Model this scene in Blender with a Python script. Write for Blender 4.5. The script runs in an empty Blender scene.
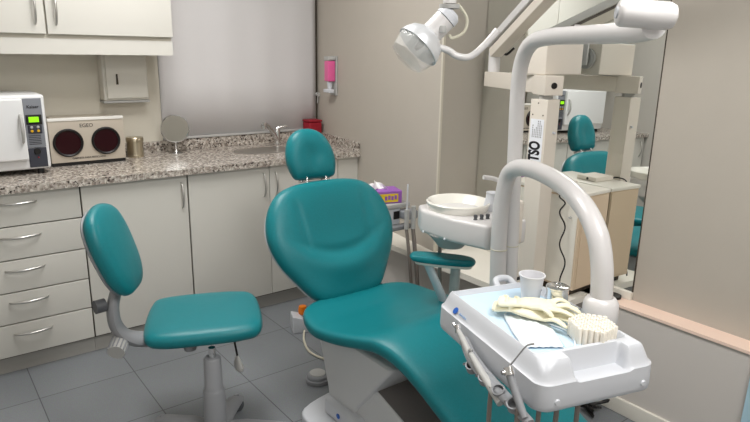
import bpy, bmesh, math, random
from mathutils import Vector, Matrix
random.seed(7)
PI = math.pi
COL = bpy.context.scene.collection

# ------------------------------------------------------------------ materials
def srgb(r, g, b):
    f = lambda c: (c/255/12.92) if c/255 <= .04045 else ((c/255+.055)/1.055)**2.4
    return (f(r), f(g), f(b), 1)

def mat(name, col, rough=.5, metal=0., bump=0., bscale=200., var=0., vscale=8., coat=0., spec=.5, emit=None, estr=0., trans=0., alpha=1., ior=1.45, sheen=0.):
    m = bpy.data.materials.new(name); m.use_nodes = True
    nt = m.node_tree; b = nt.nodes['Principled BSDF']
    b.inputs['Base Color'].default_value = col
    b.inputs['Roughness'].default_value = rough
    b.inputs['Metallic'].default_value = metal
    b.inputs['Specular IOR Level'].default_value = spec
    b.inputs['Coat Weight'].default_value = coat
    b.inputs['Coat Roughness'].default_value = .15
    b.inputs['Transmission Weight'].default_value = trans
    b.inputs['IOR'].default_value = ior
    b.inputs['Alpha'].default_value = alpha
    if emit: b.inputs['Emission Color'].default_value = emit; b.inputs['Emission Strength'].default_value = estr
    tc = nt.nodes.new('ShaderNodeTexCoord')
    if var > 0:
        n = nt.nodes.new('ShaderNodeTexNoise'); n.inputs['Scale'].default_value = vscale; n.inputs['Detail'].default_value = 5
        nt.links.new(tc.outputs['Object'], n.inputs['Vector'])
        mx = nt.nodes.new('ShaderNodeMix'); mx.data_type = 'RGBA'
        mx.inputs['A'].default_value = tuple(c*(1-var) for c in col[:3])+(1,)
        mx.inputs['B'].default_value = tuple(min(1, c*(1+var)) for c in col[:3])+(1,)
        nt.links.new(n.outputs['Fac'], mx.inputs['Factor']); nt.links.new(mx.outputs['Result'], b.inputs['Base Color'])
    if bump > 0:
        n = nt.nodes.new('ShaderNodeTexNoise'); n.inputs['Scale'].default_value = bscale; n.inputs['Detail'].default_value = 3
        nt.links.new(tc.outputs['Object'], n.inputs['Vector'])
        bp = nt.nodes.new('ShaderNodeBump'); bp.inputs['Strength'].default_value = bump; bp.inputs['Distance'].default_value = .002
        nt.links.new(n.outputs['Fac'], bp.inputs['Height']); nt.links.new(bp.outputs['Normal'], b.inputs['Normal'])
    return m

def floor_mat():
    m = mat('floor_tile', srgb(118, 124, 131), .45)
    nt = m.node_tree; b = nt.nodes['Principled BSDF']
    tc = nt.nodes.new('ShaderNodeTexCoord'); mp = nt.nodes.new('ShaderNodeMapping')
    mp.inputs['Location'].default_value = (.10, .05, 0)
    nt.links.new(tc.outputs['Object'], mp.inputs['Vector'])
    br = nt.nodes.new('ShaderNodeTexBrick'); br.offset = 0; br.squash = 1
    br.inputs['Scale'].default_value = 1; br.inputs['Brick Width'].default_value = .405; br.inputs['Row Height'].default_value = .405
    br.inputs['Mortar Size'].default_value = .0024; br.inputs['Mortar Smooth'].default_value = .3; br.inputs['Bias'].default_value = 0
    br.inputs['Color1'].default_value = srgb(121, 125, 129); br.inputs['Color2'].default_value = srgb(127, 131, 135); br.inputs['Mortar'].default_value = srgb(78, 80, 84)
    nt.links.new(mp.outputs['Vector'], br.inputs['Vector'])
    n = nt.nodes.new('ShaderNodeTexNoise'); n.inputs['Scale'].default_value = 260; n.inputs['Detail'].default_value = 2
    nt.links.new(tc.outputs['Object'], n.inputs['Vector'])
    mx = nt.nodes.new('ShaderNodeMix'); mx.data_type = 'RGBA'; mx.blend_type = 'OVERLAY'; mx.inputs['Factor'].default_value = .35
    nt.links.new(br.outputs['Color'], mx.inputs['A']); nt.links.new(n.outputs['Color'], mx.inputs['B'])
    nt.links.new(mx.outputs['Result'], b.inputs['Base Color'])
    return m

def granite_mat():
    m = mat('granite', srgb(170, 165, 158), .22)
    nt = m.node_tree; b = nt.nodes['Principled BSDF']
    tc = nt.nodes.new('ShaderNodeTexCoord')
    v = nt.nodes.new('ShaderNodeTexVoronoi'); v.inputs['Scale'].default_value = 105
    n = nt.nodes.new('ShaderNodeTexNoise'); n.inputs['Scale'].default_value = 60; n.inputs['Detail'].default_value = 6
    nt.links.new(tc.outputs['Object'], n.inputs['Vector'])
    mxv = nt.nodes.new('ShaderNodeMix'); mxv.data_type = 'VECTOR'; mxv.inputs['Factor'].default_value = .03
    nt.links.new(tc.outputs['Object'], mxv.inputs['A']); nt.links.new(n.outputs['Color'], mxv.inputs['B'])
    nt.links.new(mxv.outputs['Result'], v.inputs['Vector'])
    sp = nt.nodes.new('ShaderNodeSeparateColor'); nt.links.new(v.outputs['Color'], sp.inputs['Color'])
    r = nt.nodes.new('ShaderNodeValToRGB'); r.color_ramp.interpolation = 'CONSTANT'
    e = r.color_ramp.elements; e[0].position = 0; e[0].color = srgb(86, 78, 74)
    e[1].position = .10; e[1].color = srgb(160, 150, 142)
    for p, c in ((.28, (196, 189, 180)), (.62, (218, 212, 203)), (.86, (176, 164, 154))):
        x = e.new(p); x.color = srgb(*c)
    nt.links.new(sp.outputs['Red'], r.inputs['Fac'])
    r2 = nt.nodes.new('ShaderNodeValToRGB'); r2.color_ramp.elements[0].position = .38; r2.color_ramp.elements[0].color = srgb(150, 142, 136)
    r2.color_ramp.elements[1].position = .58; r2.color_ramp.elements[1].color = (1, 1, 1, 1)
    nt.links.new(n.outputs['Fac'], r2.inputs['Fac'])
    mx = nt.nodes.new('ShaderNodeMix'); mx.data_type = 'RGBA'; mx.blend_type = 'MULTIPLY'; mx.inputs['Factor'].default_value = .7
    nt.links.new(r.outputs['Color'], mx.inputs['A']); nt.links.new(r2.outputs['Color'], mx.inputs['B'])
    nt.links.new(mx.outputs['Result'], b.inputs['Base Color'])
    return m

M = dict(
    floor=floor_mat(), granite=granite_mat(),
    wall=mat('beige_wall', srgb(182, 175, 165), .75, bump=.15, bscale=60, var=.03),
    wall_grey=mat('grey_wall', srgb(190, 186, 180), .8, bump=.1, bscale=50, var=.03),
    ceil=mat('ceiling_paint', srgb(232, 230, 224), .9),
    ledge_top=mat('ledge_top', srgb(240, 214, 198), .45),
    ledge=mat('ledge_front', srgb(202, 197, 192), .6, bump=.1, bscale=80),
    white_lam=mat('white_laminate', srgb(232, 228, 218), .4),
    cab=mat('cream_laminate', srgb(212, 210, 203), .42, bump=.06, bscale=30),
    cab_side=mat('cream_carcass', srgb(206, 200, 186), .5),
    kick=mat('kick_board', srgb(172, 170, 165), .55),
    peach=mat('pale_wood_laminate', srgb(214, 194, 168), .5, bump=.1, bscale=14),
    gap=mat('dark_gap', srgb(70, 62, 52), .8),
    blind=mat('blind_fabric', srgb(212, 210, 211), .85, bump=.25, bscale=90, var=.02, vscale=3),
    mirror=mat('mirror_glass', (.86, .88, .86, 1), .0, 1.),
    teal=mat('teal_vinyl', srgb(14, 118, 126), .38, bump=.22, bscale=330, var=.13, vscale=160, spec=.45),
    tealdark=mat('teal_piping', srgb(8, 74, 82), .5),
    wp=mat('white_enamel', srgb(216, 214, 214), .28, coat=.3),
    wp2=mat('white_plastic', srgb(206, 209, 215), .38),
    offw=mat('offwhite_metal', srgb(222, 214, 203), .42),
    gp=mat('grey_plastic', srgb(140, 142, 146), .5, bump=.15, bscale=300),
    dgp=mat('dark_grey_plastic', srgb(86, 88, 92), .5),
    lgp=mat('light_grey_plastic', srgb(178, 178, 176), .45),
    skirt=mat('chair_housing', srgb(212, 214, 216), .4),
    link=mat('grey_metal_cover', srgb(138, 132, 130), .45, .3),
    chrome=mat('chrome', (.74, .74, .74, 1), .18, 1.),
    steel=mat('brushed_steel', (.62, .60, .57, 1), .28, 1., bump=.1, bscale=120),
    hand=mat('handle_metal', (.58, .57, .55, 1), .35, 1.),
    black=mat('black_plastic', srgb(22, 20, 20), .45),
    redglass=mat('dark_red_glass', srgb(40, 6, 12), .25, spec=.3),
    ster=mat('champagne_metal', srgb(196, 186, 172), .38, .25),
    stripe=mat('bright_strip', srgb(245, 243, 238), .3, .2),
    auto=mat('autoclave_white', srgb(226, 227, 228), .35),
    autop=mat('panel_grey', srgb(128, 131, 138), .45),
    autopd=mat('panel_dark', srgb(56, 58, 68), .4),
    lcd=mat('lcd_green', srgb(150, 235, 20), .4, emit=srgb(150, 240, 20), estr=.45),
    yellow=mat('yellow_button', srgb(226, 176, 30), .4),
    gold=mat('dull_brass_tin', (.56, .50, .38, 1), .3, 1., bump=.2, bscale=60),
    pink=mat('pink_soap', srgb(226, 96, 156), .3, coat=.4),
    red=mat('red_plastic', srgb(150, 22, 40), .45),
    clear=mat('clear_plastic', (.92, .92, .90, 1), .08, alpha=.2),
    refl=mat('reflector', (.74, .76, .79, 1), .38, .5),
    blue=mat('blue_paper', srgb(196, 220, 238), .8, bump=.3, bscale=90),
    mask=mat('mask_fabric', srgb(232, 240, 246), .8, bump=.3, bscale=300),
    maskb=mat('mask_edge', srgb(170, 208, 228), .8),
    latex=mat('cream_latex', srgb(240, 235, 208), .55, bump=.2, bscale=80),
    cotton=mat('cotton', srgb(242, 236, 224), .95, bump=.5, bscale=500),
    cottonin=mat('cotton_core', srgb(226, 212, 190), .95),
    cup=mat('white_cup_plastic', srgb(240, 240, 244), .35, trans=.15),
    inkblue=mat('logo_blue', srgb(24, 90, 180), .4),
    inkl=mat('logo_pale_blue', srgb(130, 165, 205), .5),
    ink=mat('black_ink', srgb(24, 22, 28), .5),
    inkg=mat('grey_ink', srgb(110, 106, 108), .5),
    sticker=mat('white_sticker', srgb(236, 238, 244), .4),
    hose=mat('grey_hose', srgb(128, 120, 114), .5),
    whose=mat('cream_cable', srgb(206, 202, 184), .5),
    orange=mat('orange_plastic', srgb(226, 122, 20), .4),
    purple=mat('purple_card', srgb(150, 92, 176), .5),
    yelcard=mat('yellow_card', srgb(222, 190, 50), .5),
    tissue=mat('tissue_paper', srgb(238, 236, 236), .9),
    pblue=mat('pale_blue_board', srgb(168, 200, 214), .5),
    creamp=mat('cream_plastic', srgb(214, 211, 202), .4),
    shade=mat('shaded_gap', srgb(150, 140, 120), .7),
    panelm=mat('pale_panel', srgb(214, 209, 196), .5),
    porc=mat('porcelain', srgb(238, 236, 228), .12, coat=.6),
    green=mat('green_tube', srgb(40, 150, 90), .4),
    light=mat('lamp_diffuser', (1, 1, 1, 1), .5, emit=(1, .97, .92, 1), estr=4.),
)

# ------------------------------------------------------------------ helpers
def link(name, me, parent=None, origin=None):
    o = bpy.data.objects.new(name, me); COL.objects.link(o)
    if parent is not None:
        o.parent = parent
    return o

def org(parent):
    p = Vector((0, 0, 0))
    while parent is not None:
        p += parent.location; parent = parent.parent
    return p

def tag(o, label=None, cat=None, group=None, kind=None):
    if label: o['label'] = label
    if cat: o['category'] = cat
    if group: o['group'] = group
    if kind: o['kind'] = kind
    return o

def thing(name, label, cat, loc, group=None):
    o = bpy.data.objects.new(name, None); COL.objects.link(o); o.location = loc; o.empty_display_size = .05
    return tag(o, label, cat, group)

class MB:
    def __init__(s): s.v = []; s.f = []; s.m = []; s.cur = 0; s.sm = []
    def add(s, vs, fs, smooth=False):
        n = len(s.v); s.v += [tuple(v) for v in vs]; s.f += [tuple(i+n for i in f) for f in fs]
        s.m += [s.cur]*len(fs); s.sm += [smooth]*len(fs)
    def box(s, lo, hi, R=None, c=None, bev=0.):
        lo = Vector(lo); hi = Vector(hi)
        bm = bmesh.new(); bmesh.ops.create_cube(bm, size=1)
        for v in bm.verts: v.co = Vector(((v.co.x+.5)*(hi.x-lo.x)+lo.x, (v.co.y+.5)*(hi.y-lo.y)+lo.y, (v.co.z+.5)*(hi.z-lo.z)+lo.z))
        if bev > 0:
            bmesh.ops.bevel(bm, geom=list(bm.edges), offset=bev, segments=3, profile=.6, affect='EDGES')
        bm.verts.index_update()
        vs = [v.co.copy() for v in bm.verts]; fs = [[v.index for v in f.verts] for f in bm.faces]; bm.free()
        if R is not None:
            c = Vector(c) if c is not None else (lo+hi)/2
            vs = [R @ (v-c) + c for v in vs]
        s.add(vs, fs, bev > 0); return s
    def obox(s, ctr, size, R, bev=0.):   # oriented box, R 3x3
        h = Vector(size)/2; t = MB(); t.box(-h, h, bev=bev)
        s.add([R @ Vector(v) + Vector(ctr) for v in t.v], t.f, bev > 0); return s
    def tube(s, pts, r, n=14, cap=True, up=None, flat=1.):
        pts = [Vector(p) for p in pts]; N = len(pts)
        rr = r if isinstance(r, (list, tuple)) else [r]*N
        tan = [(pts[min(i+1, N-1)]-pts[max(i-1, 0)]).normalized() for i in range(N)]
        a = Vector(up) if up else (Vector((0, 0, 1)) if abs(tan[0].z) < .9 else Vector((1, 0, 0)))
        u = (a - tan[0]*a.dot(tan[0])).normalized()
        vs = []; fs = []
        for i in range(N):
            u = (u - tan[i]*u.dot(tan[i])).normalized(); w = tan[i].cross(u)
            for k in range(n):
                t = 2*PI*k/n; vs.append(pts[i] + (w*math.cos(t) + u*math.sin(t)*flat)*rr[i])
        for i in range(N-1):
            for k in range(n):
                fs.append((i*n+k, i*n+(k+1) % n, (i+1)*n+(k+1) % n, (i+1)*n+k))
        if cap:
            fs.append(tuple(range(n-1, -1, -1))); fs.append(tuple((N-1)*n+k for k in range(n)))
        s.add(vs, fs, True); return s
    def lathe(s, prof, c=(0, 0, 0), R=None, n=32, sx=1., sy=1.):
        c = Vector(c); vs = []; fs = []; m = len(prof)
        for (r, z) in prof:
            for k in range(n):
                t = 2*PI*k/n; p = Vector((r*math.cos(t)*sx, r*math.sin(t)*sy, z))
                vs.append((R @ p if R else p) + c)
        for i in range(m-1):
            for k in range(n):
                fs.append((i*n+k, i*n+(k+1) % n, (i+1)*n+(k+1) % n, (i+1)*n+k))
        if prof[0][0] > 1e-5: fs.append(tuple(range(n-1, -1, -1)))
        if prof[-1][0] > 1e-5: fs.append(tuple((m-1)*n+k for k in range(n)))
        s.add(vs, fs, True); return s
    def prism(s, poly, z0, z1, R=None, c=(0, 0, 0)):   # polygon in local xy extruded in z
        n = len(poly); vs = [Vector((x, y, z0)) for x, y in poly] + [Vector((x, y, z1)) for x, y in poly]
        c = Vector(c); vs = [(R @ v if R else v)+c for v in vs]
        fs = [tuple(range(n-1, -1, -1)), tuple(range(n, 2*n))] + [(i, (i+1) % n, n+(i+1) % n, n+i) for i in range(n)]
        s.add(vs, fs); return s
    def build(s, name, mats, parent=None, bevel=0., loc=None, sub=0):
        if not isinstance(mats, (list, tuple)): mats = [mats]
        o0 = org(parent) if parent is not None else (Vector(loc) if loc is not None else Vector((0, 0, 0)))
        me = bpy.data.meshes.new(name)
        me.from_pydata([Vector(v)-o0 for v in s.v], [], s.f)
        for m_ in mats: me.materials.append(m_)
        for i, p in enumerate(me.polygons): p.material_index = s.m[i]; p.use_smooth = s.sm[i]
        bm = bmesh.new(); bm.from_mesh(me)
        bmesh.ops.remove_doubles(bm, verts=bm.verts, dist=1e-6)
        bmesh.ops.recalc_face_normals(bm, faces=bm.faces)
        if bevel > 0:
            es = [e for e in bm.edges if len(e.link_faces) == 2 and e.calc_face_angle(0) > .6]
            bmesh.ops.bevel(bm, geom=es, offset=bevel, segments=3, profile=.6, affect='EDGES', clamp_overlap=True)
            for f in bm.faces: f.smooth = True
        bm.to_mesh(me); bm.free()
        if any(p.use_smooth for p in me.polygons):
            try: me.set_sharp_from_angle(angle=math.radians(38))
            except Exception: pass
        o = link(name, me, parent)
        if parent is None: o.location = o0
        if sub:
            md = o.modifiers.new('s', 'SUBSURF'); md.levels = sub; md.render_levels = sub
        return o

def spline(pts, k=8):
    P = [Vector(p) for p in pts]; out = []
    for i in range(len(P)-1):
        p0 = P[max(i-1, 0)]; p1 = P[i]; p2 = P[i+1]; p3 = P[min(i+2, len(P)-1)]
        for j in range(k):
            t = j/k
            out.append(.5*((2*p1)+(p2-p0)*t+(2*p0-5*p1+4*p2-p3)*t*t+(3*p1-p0-3*p2+p3)*t**3))
    out.append(P[-1]); return out

def closed_spline(pts, k=6):
    P = [Vector((x, y, 0)) for x, y in pts]; n = len(P); out = []
    for i in range(n):
        p0, p1, p2, p3 = P[i-1], P[i], P[(i+1) % n], P[(i+2) % n]
        for j in range(k):
            t = j/k; q = .5*((2*p1)+(p2-p0)*t+(2*p0-5*p1+4*p2-p3)*t*t+(3*p1-p0-3*p2+p3)*t**3)
            out.append((q.x, q.y))
    return out

def rot(ax, deg): return Matrix.Rotation(math.radians(deg), 3, ax)
def axis_to(d):   # rotation taking +Z to d
    return Vector(d).normalized().to_track_quat('Z', 'Y').to_matrix()

def pad(mb, outline, O, U, V, N, thick, front=None, rings=12, back=.0, edge=.5):
    """soft cushion: closed outline in (u,v), front side toward N"""
    O, U, V, N = Vector(O), Vector(U).normalized(), Vector(V).normalized(), Vector(N).normalized()
    cu = sum(p[0] for p in outline)/len(outline); cv = sum(p[1] for p in outline)/len(outline)
    prof = [(.0, -thick*.5-back), (.6, -thick*.5-back), (.88, -thick*.48-back*.6), (.955, -thick*.36), (.99, -thick*.16), (1., 0), (.99, thick*.18), (.962, thick*.34), (.92, thick*.44), (.86, thick*.49)]
    for i in range(rings): prof.append((.8*(1-i/rings), thick*.5))
    prof.append((0, thick*.5))
    n = len(outline); vs = []; fs = []
    for j, (s, h) in enumerate(prof):
        for (u, v) in outline:
            uu = cu+(u-cu)*s; vv = cv+(v-cv)*s; hh = h
            if h > 0 and front: hh += front(uu, vv, s)
            vs.append(O+U*uu+V*vv+N*hh)
    for j in range(len(prof)-1):
        for k in range(n):
            fs.append((j*n+k, j*n+(k+1) % n, (j+1)*n+(k+1) % n, (j+1)*n+k))
    mb.add(vs, fs, True); return mb

def text(name, body, size, O, U, V, m, parent, bold=0., ext=.0004, align='CENTER', sx=1.):
    cu = bpy.data.curves.new('t', 'FONT'); cu.body = body; cu.size = size; cu.extrude = ext; cu.offset = bold
    cu.align_x = align; cu.align_y = 'CENTER'
    t = bpy.data.objects.new('t', cu); COL.objects.link(t)
    bpy.context.view_layer.update()
    me = bpy.data.meshes.new_from_object(t.evaluated_get(bpy.context.evaluated_depsgraph_get()))
    bpy.data.objects.remove(t); bpy.data.curves.remove(cu)
    U = Vector(U).normalized(); V = Vector(V).normalized(); N = U.cross(V); o0 = org(parent)
    for v in me.vertices: v.co = Vector(O)+U*v.co.x*sx+V*v.co.y+N*v.co.z - o0
    me.materials.clear(); me.materials.append(m)
    return link(name, me, parent)

def cut(o, mb):
    c = mb.build('cutter', M['wp'], None)
    c.location = (0, 0, 0)
    md = o.modifiers.new('b', 'BOOLEAN'); md.object = c; md.operation = 'DIFFERENCE'; md.solver = 'EXACT'
    bpy.context.view_layer.update()
    me = bpy.data.meshes.new_from_object(o.evaluated_get(bpy.context.evaluated_depsgraph_get()))
    o.modifiers.clear(); o.data = me; bpy.data.objects.remove(c)

def remesh(o, vox, smooth=4):
    md = o.modifiers.new('r', 'REMESH'); md.mode = 'VOXEL'; md.voxel_size = vox
    sm = o.modifiers.new('s', 'SMOOTH'); sm.iterations = smooth; sm.factor = .5
    bpy.context.view_layer.update()
    me = bpy.data.meshes.new_from_object(o.evaluated_get(bpy.context.evaluated_depsgraph_get()))
    o.modifiers.clear(); o.data = me
    for p in me.polygons: p.use_smooth = True

def struct(name, mb, m, bevel=0.):
    o = mb.build(name, m, None, bevel); o['kind'] = 'structure'; return o

# ------------------------------------------------------------------ room
XL, XR, YB, YF, H = -.45, 2.44, 3.68, -1.6, 2.6
def wx(y): return 2.126+(y-2.24)*.130           # slightly skewed wall beside the counter
SY = 2.24
b = MB(); b.box((XL-.1, YF-.1, -.08), (XR+.2, YB+.1, 0)); struct('floor', b, M['floor'])
b = MB(); b.box((XL-.1, YF-.1, H), (XR+.2, YB+.1, H+.08)); struct('ceiling', b, M['ceil'])
b = MB(); b.box((XL-.1, YB, 0), (XR+.2, YB+.1, H)); struct('wall_back', b, M['wall_grey'])
b = MB(); b.box((XL-.1, YF, 0), (XL, YB, H)); struct('wall_left', b, M['wall_grey'])
b = MB(); b.box((XL-.1, YF-.1, 0), (XR+.2, YF, H)); struct('wall_front', b, M['wall'])
# right wall: skewed stretch by the counter and the return that steps back to the mirror wall
b = MB(); b.prism([(wx(YB), YB), (wx(SY), SY), (XR, SY), (XR+.2, SY), (XR+.2, YB)], 0, H)
struct('wall_corner', b, M['wall'])
b = MB(); b.box((XR, YF, 0), (XR+.2, SY, H)); struct('wall_right', b, M['wall'])
b = MB(); b.box((wx(SY)-.002, SY-.006, .48), (wx(SY)+.012, SY+.004, H)); struct('trim_1', b, M['cab_side'])
# low ledge: narrow stretch under the mirror wall, deeper stretch beyond
LZ = .485
b = MB(); b.cur = 0; b.box((2.30, YF, 0), (XR, 1.5, LZ-.012)); b.cur = 1; b.box((2.292, YF, LZ-.012), (XR, 1.5, LZ))
o = struct('trim_2', b, [M['ledge'], M['ledge_top']])
b = MB(); b.cur = 0; b.box((2.10, 1.5, 0), (XR, SY, LZ-.03)); b.prism([(2.10, SY), (wx(SY), SY), (wx(3.0), 3.0), (2.10, 3.0)], 0, LZ-.03)
b.cur = 1; b.box((2.02, 1.42, LZ-.03), (XR, SY, LZ)); b.prism([(2.02, SY), (wx(SY), SY), (wx(3.0), 3.0), (2.02, 3.0)], LZ-.03, LZ)
o = struct('trim_3', b, [M['ledge'], M['white_lam']])
b = MB(); b.cur = 0; b.box((2.286, YF, 0), (2.30, 1.5, .07), bev=.003); struct('baseboard_right', b, M['white_lam'])
# wall panel behind the counter appliances
b = MB(); b.box((XL, YB-.02, .96), (1.215, YB, 1.47)); struct('trim_4', b, M['panelm'])

# roller blind over the window
t = thing('roller_blind', 'pale grey roller blind pulled down over the window above the sink', 'blind', (1.75, YB-.02, .97))
b = MB(); n = 30; x0, x1 = 1.217, wx(YB)-.025
vs = []; fs = []
for i in range(n+1):
    x = x0+(x1-x0)*i/n; w = .006*math.sin(i*.9)*.4
    for z in (.975, 1.3, 1.7, 2.1, 2.45): vs.append((x, YB-.022+w, z))
for i in range(n):
    for j in range(4): fs.append((i*5+j, (i+1)*5+j, (i+1)*5+j+1, i*5+j+1))
b.add(vs, fs, True); o = b.build('blind_fabric', M['blind'], t)
o.modifiers.new('s', 'SOLIDIFY').thickness = .002
b = MB(); b.box((x0, YB-.03, .968), (x1, YB-.014, .982), bev=.003); b.build('bottom_bar', M['lgp'], t)
b = MB(); b.tube([(x0, YB-.03, 2.47), (x1, YB-.03, 2.47)], .025); b.build('roller_tube', M['lgp'], t)
b = MB(); b.box((x1+.004, YB-.012, .97), (x1+.018, YB-.001, 2.5)); struct('trim_5', b, M['gap'])
b = MB(); b.tube([(x1+.01, YB-.02, 1.21), (x1+.01, YB-.045, 1.21)], .013); b.tube([(x1+.01, YB-.035, 1.21), (x1+.005, YB-.035, 1.15)], .004)
tag(b.build('window_latch', M['lgp'], None), 'small grey latch knob at the right edge of the blind', 'latch')

# ------------------------------------------------------------------ counter run
CT, CF = .90, 3.05
def handle(mb, a, c, out, r=.0045):
    a, c, out = Vector(a), Vector(c), Vector(out)
    mb.tube(spline([a, a+out*.55+(c-a)*.10, (a+c)/2+out*1.0, c+out*.55-(c-a)*.10, c], 6), [r*(.8+.5*math.sin(PI*i/24)) for i in range(25)], 10)
    return mb

t = thing('base_cabinet', 'cream base cabinet of five drawers with bowed metal handles, left of the doors', 'cabinet', (.34, 3.4, 0))
b = MB(); b.box((.06, 3.10, .08), (.617, YB-.001, .855)); b.build('carcass', M['gap'], t)
b = MB(); b.box((.06, 3.115, 0), (.617, 3.14, .085)); b.build('kick_board', M['kick'], t)
zs = [.868, .712, .556, .402, .250, .088]
for i in range(5):
    b = MB(); b.box((.063, 3.08, zs[i+1]+.003), (.612, 3.10, zs[i]-.003), bev=.002); d = b.build('drawer', M['cab'], t)
    zz = (zs[i]+zs[i+1])/2+(.03 if i == 0 else .03)
    b = MB(); handle(b, (.27, 3.08, zz), (.43, 3.08, zz), (0, -.03, 0)); b.build('handle', M['hand'], d)

def door_cab(x0, x1, doors, label):
    t = thing('base_cabinet', label, 'cabinet', ((x0+x1)/2, 3.4, 0))
    b = MB(); b.box((x0+.001, 3.10, .08), (x1-.001, YB-.15 if x1 > 2 else YB-.001, .80 if 1.2 < x1 else .855)); b.build('carcass', M['gap'], t)
    b = MB(); b.box((x0+.001, 3.115, 0), (x1-.001, 3.14, .085)); b.build('kick_board', M['kick'], t)
    for (a, c, hx) in doors:
        b = MB(); b.box((a+.002, 3.08, .092), (c-.002, 3.10, .866), bev=.002); d = b.build('door', M['cab'], t)
        if hx is not None:
            b = MB(); handle(b, (hx, 3.08, .69), (hx, 3.08, .825), (0, -.028, 0)); b.build('handle', M['hand'], d)
    return t
door_cab(.617, 1.135, [(.617, 1.133, 1.10)], 'single-door cream base cabinet between the drawers and the double doors')
door_cab(1.135, 2.085, [(1.137, 1.612, 1.575), (1.612, 2.083, 1.65)], 'double-door cream base cabinet under the sink')
door_cab(-.445, .058, [(-.44, .056, -.38)], 'cream base cabinet left of the drawers, under the autoclave')
b = MB(); b.box((2.088, 3.085, 0), (wx(3.09)-.001, 3.10, .868)); struct('trim_7', b, M['cab'])

t = thing('countertop', 'speckled grey granite countertop with a raised back edge', 'countertop', (1.0, 3.4, CT-.032))
b = MB(); b.prism([(XL, CF), (wx(CF)-.001, CF), (wx(YB)-.003, YB-.001), (XL, YB-.001)], CT-.032, CT)
ct = b.build('counter_slab', M['granite'], t)
cm = MB(); cm.lathe([(1, -.08), (1, .08)], (1.76, 3.40, CT), n=48, sx=.215, sy=.135)
ct.data.transform(Matrix.Translation(ct.matrix_world.translation+t.location)); ct.parent = None
cut(ct, cm)
ct.parent = t; ct.data.transform(Matrix.Translation(-t.location))
b = MB(); b.box((XL, YB-.022, CT), (wx(YB)-.004, YB-.0215+.02, CT+.066), bev=.002)
b.prism([(wx(CF)-.022, CF+.005), (wx(CF)-.002, CF+.005), (wx(YB-.025)-.002, YB-.023), (wx(YB-.025)-.022, YB-.023)], CT, CT+.056)
b.build('backsplash', M['granite'], t)
b = MB(); b.lathe([(.985, .0), (.93, -.012), (.86, -.09), (.70, -.12), (.12, -.125), (.1, -.13), (0, -.13)], (1.76, 3.40, CT-.001), n=48, sx=.215, sy=.135)
o = b.build('sink_bowl', M['steel'], None, loc=(1.76, 3.4, CT-.13)); tag(o, 'oval steel sink set into the granite below the tap', 'sink')
b = MB(); b.lathe([(.0, .0), (.024, .0), (.025, .006), (.020, .01), (.019, .09), (.016, .105), (0, .108)], (1.93, 3.565, CT), n=20)
t = thing('faucet', 'chrome single-lever tap with a raised angled spout by the sink', 'faucet', (1.93, 3.565, CT))
b.build('tap_body', M['chrome'], t)
b = MB(); b.tube(spline([(1.925, 3.56, CT+.03), (1.885, 3.53, CT+.08), (1.83, 3.50, CT+.135), (1.80, 3.485, CT+.15), (1.785, 3.475, CT+.14)]  , 6), .014, 12)
b.lathe([(0, 0), (.017, 0), (.017, .022), (0, .024)], (1.788, 3.477, CT+.122), n=14); b.build('spout', M['chrome'], t)
b = MB(); b.tube([(1.93, 3.565, CT+.105), (1.96, 3.55, CT+.122), (1.99, 3.54, CT+.120)], [.013, .009, .007], 10); b.build('lever', M['chrome'], t)

# upper cabinet
t = thing('wall_cabinet', 'cream wall cabinet with two bowed handles, top left', 'cabinet', (.45, 3.5, 1.463))
b = MB(); b.box((-.30, 3.354, 1.537), (1.194, YB-.001, 2.25)); b.build('carcass', M['panelm'], t)
b = MB(); b.box((-.30, 3.345, 1.463), (1.196, YB-.001, 1.5365)); b.build('valance', M['cab'], t)
for a, c, hx in ((.598, 1.198, .64), (.00, .594, .552), (-.30, -.004, -.04)):
    b = MB(); b.box((a+.002, 3.33, 1.556), (c-.002, 3.352, 2.25), bev=.002); d = b.build('door', M['cab'], t)
    b = MB(); handle(b, (hx, 3.33, 1.60), (hx, 3.33, 1.75), (0, -.028, 0)); b.build('handle', M['hand'], d)

# paper towel dispenser
t = thing('towel_dispenser', 'white paper towel dispenser on the wall under the cabinet end', 'dispenser', (1.0, YB-.02, 1.205))
b = MB(); b.box((.885, 3.575, 1.215), (1.125, YB-.021, 1.462), bev=.008); b.build('housing', M['creamp'], t)
b = MB(); b.box((.90, 3.56, 1.228), (1.118, 3.5745, 1.462), bev=.005); b.build('front_cover', M['creamp'], t)
b = MB(); b.box((.88, 3.57, 1.203), (1.128, YB-.021, 1.2145), bev=.003); b.build('bottom_lip', M['lgp'], t)
b = MB(); b.prism([(-.006, -.026), (.006, -.026), (.004, .03), (-.004, .03)], -.003, .003, R=rot('X', 90), c=(.955, 3.559, 1.33)); b.build('level_slot', M['gap'], t)

# autoclave
t = thing('autoclave', 'white benchtop autoclave with grey control strip and green display', 'autoclave', (.25, 3.45, CT))
b = MB(); b.box((-.10, 3.30, .925), (.545, YB-.04, 1.278), bev=.014); b.build('housing', M['auto'], t)
b = MB(); b.box((-.07, 3.268, .975), (.449, 3.299, 1.262), bev=.009); d = b.build('door', M['auto'], t)
b = MB(); handle(b, (.432, 3.268, 1.06), (.432, 3.268, 1.19), (0, -.03, 0), .006); b.build('handle', M['lgp'], d)
b = MB(); b.box((.452, 3.2925, 1.03), (.530, 3.2995, 1.262), bev=.002); b.build('control_panel', M['autop'], t)
b = MB(); b.box((.452, 3.2925, .935), (.530, 3.2995, 1.028), bev=.002); b.build('lower_panel', M['autopd'], t)
b = MB(); b.box((.457, 3.287, 1.140), (.524, 3.292, 1.186), bev=.002); b.build('display_frame', M['black'], t)
b = MB(); b.box((.468, 3.284, 1.151), (.510, 3.287, 1.176)); b.build('display', M['lcd'], t)
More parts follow.
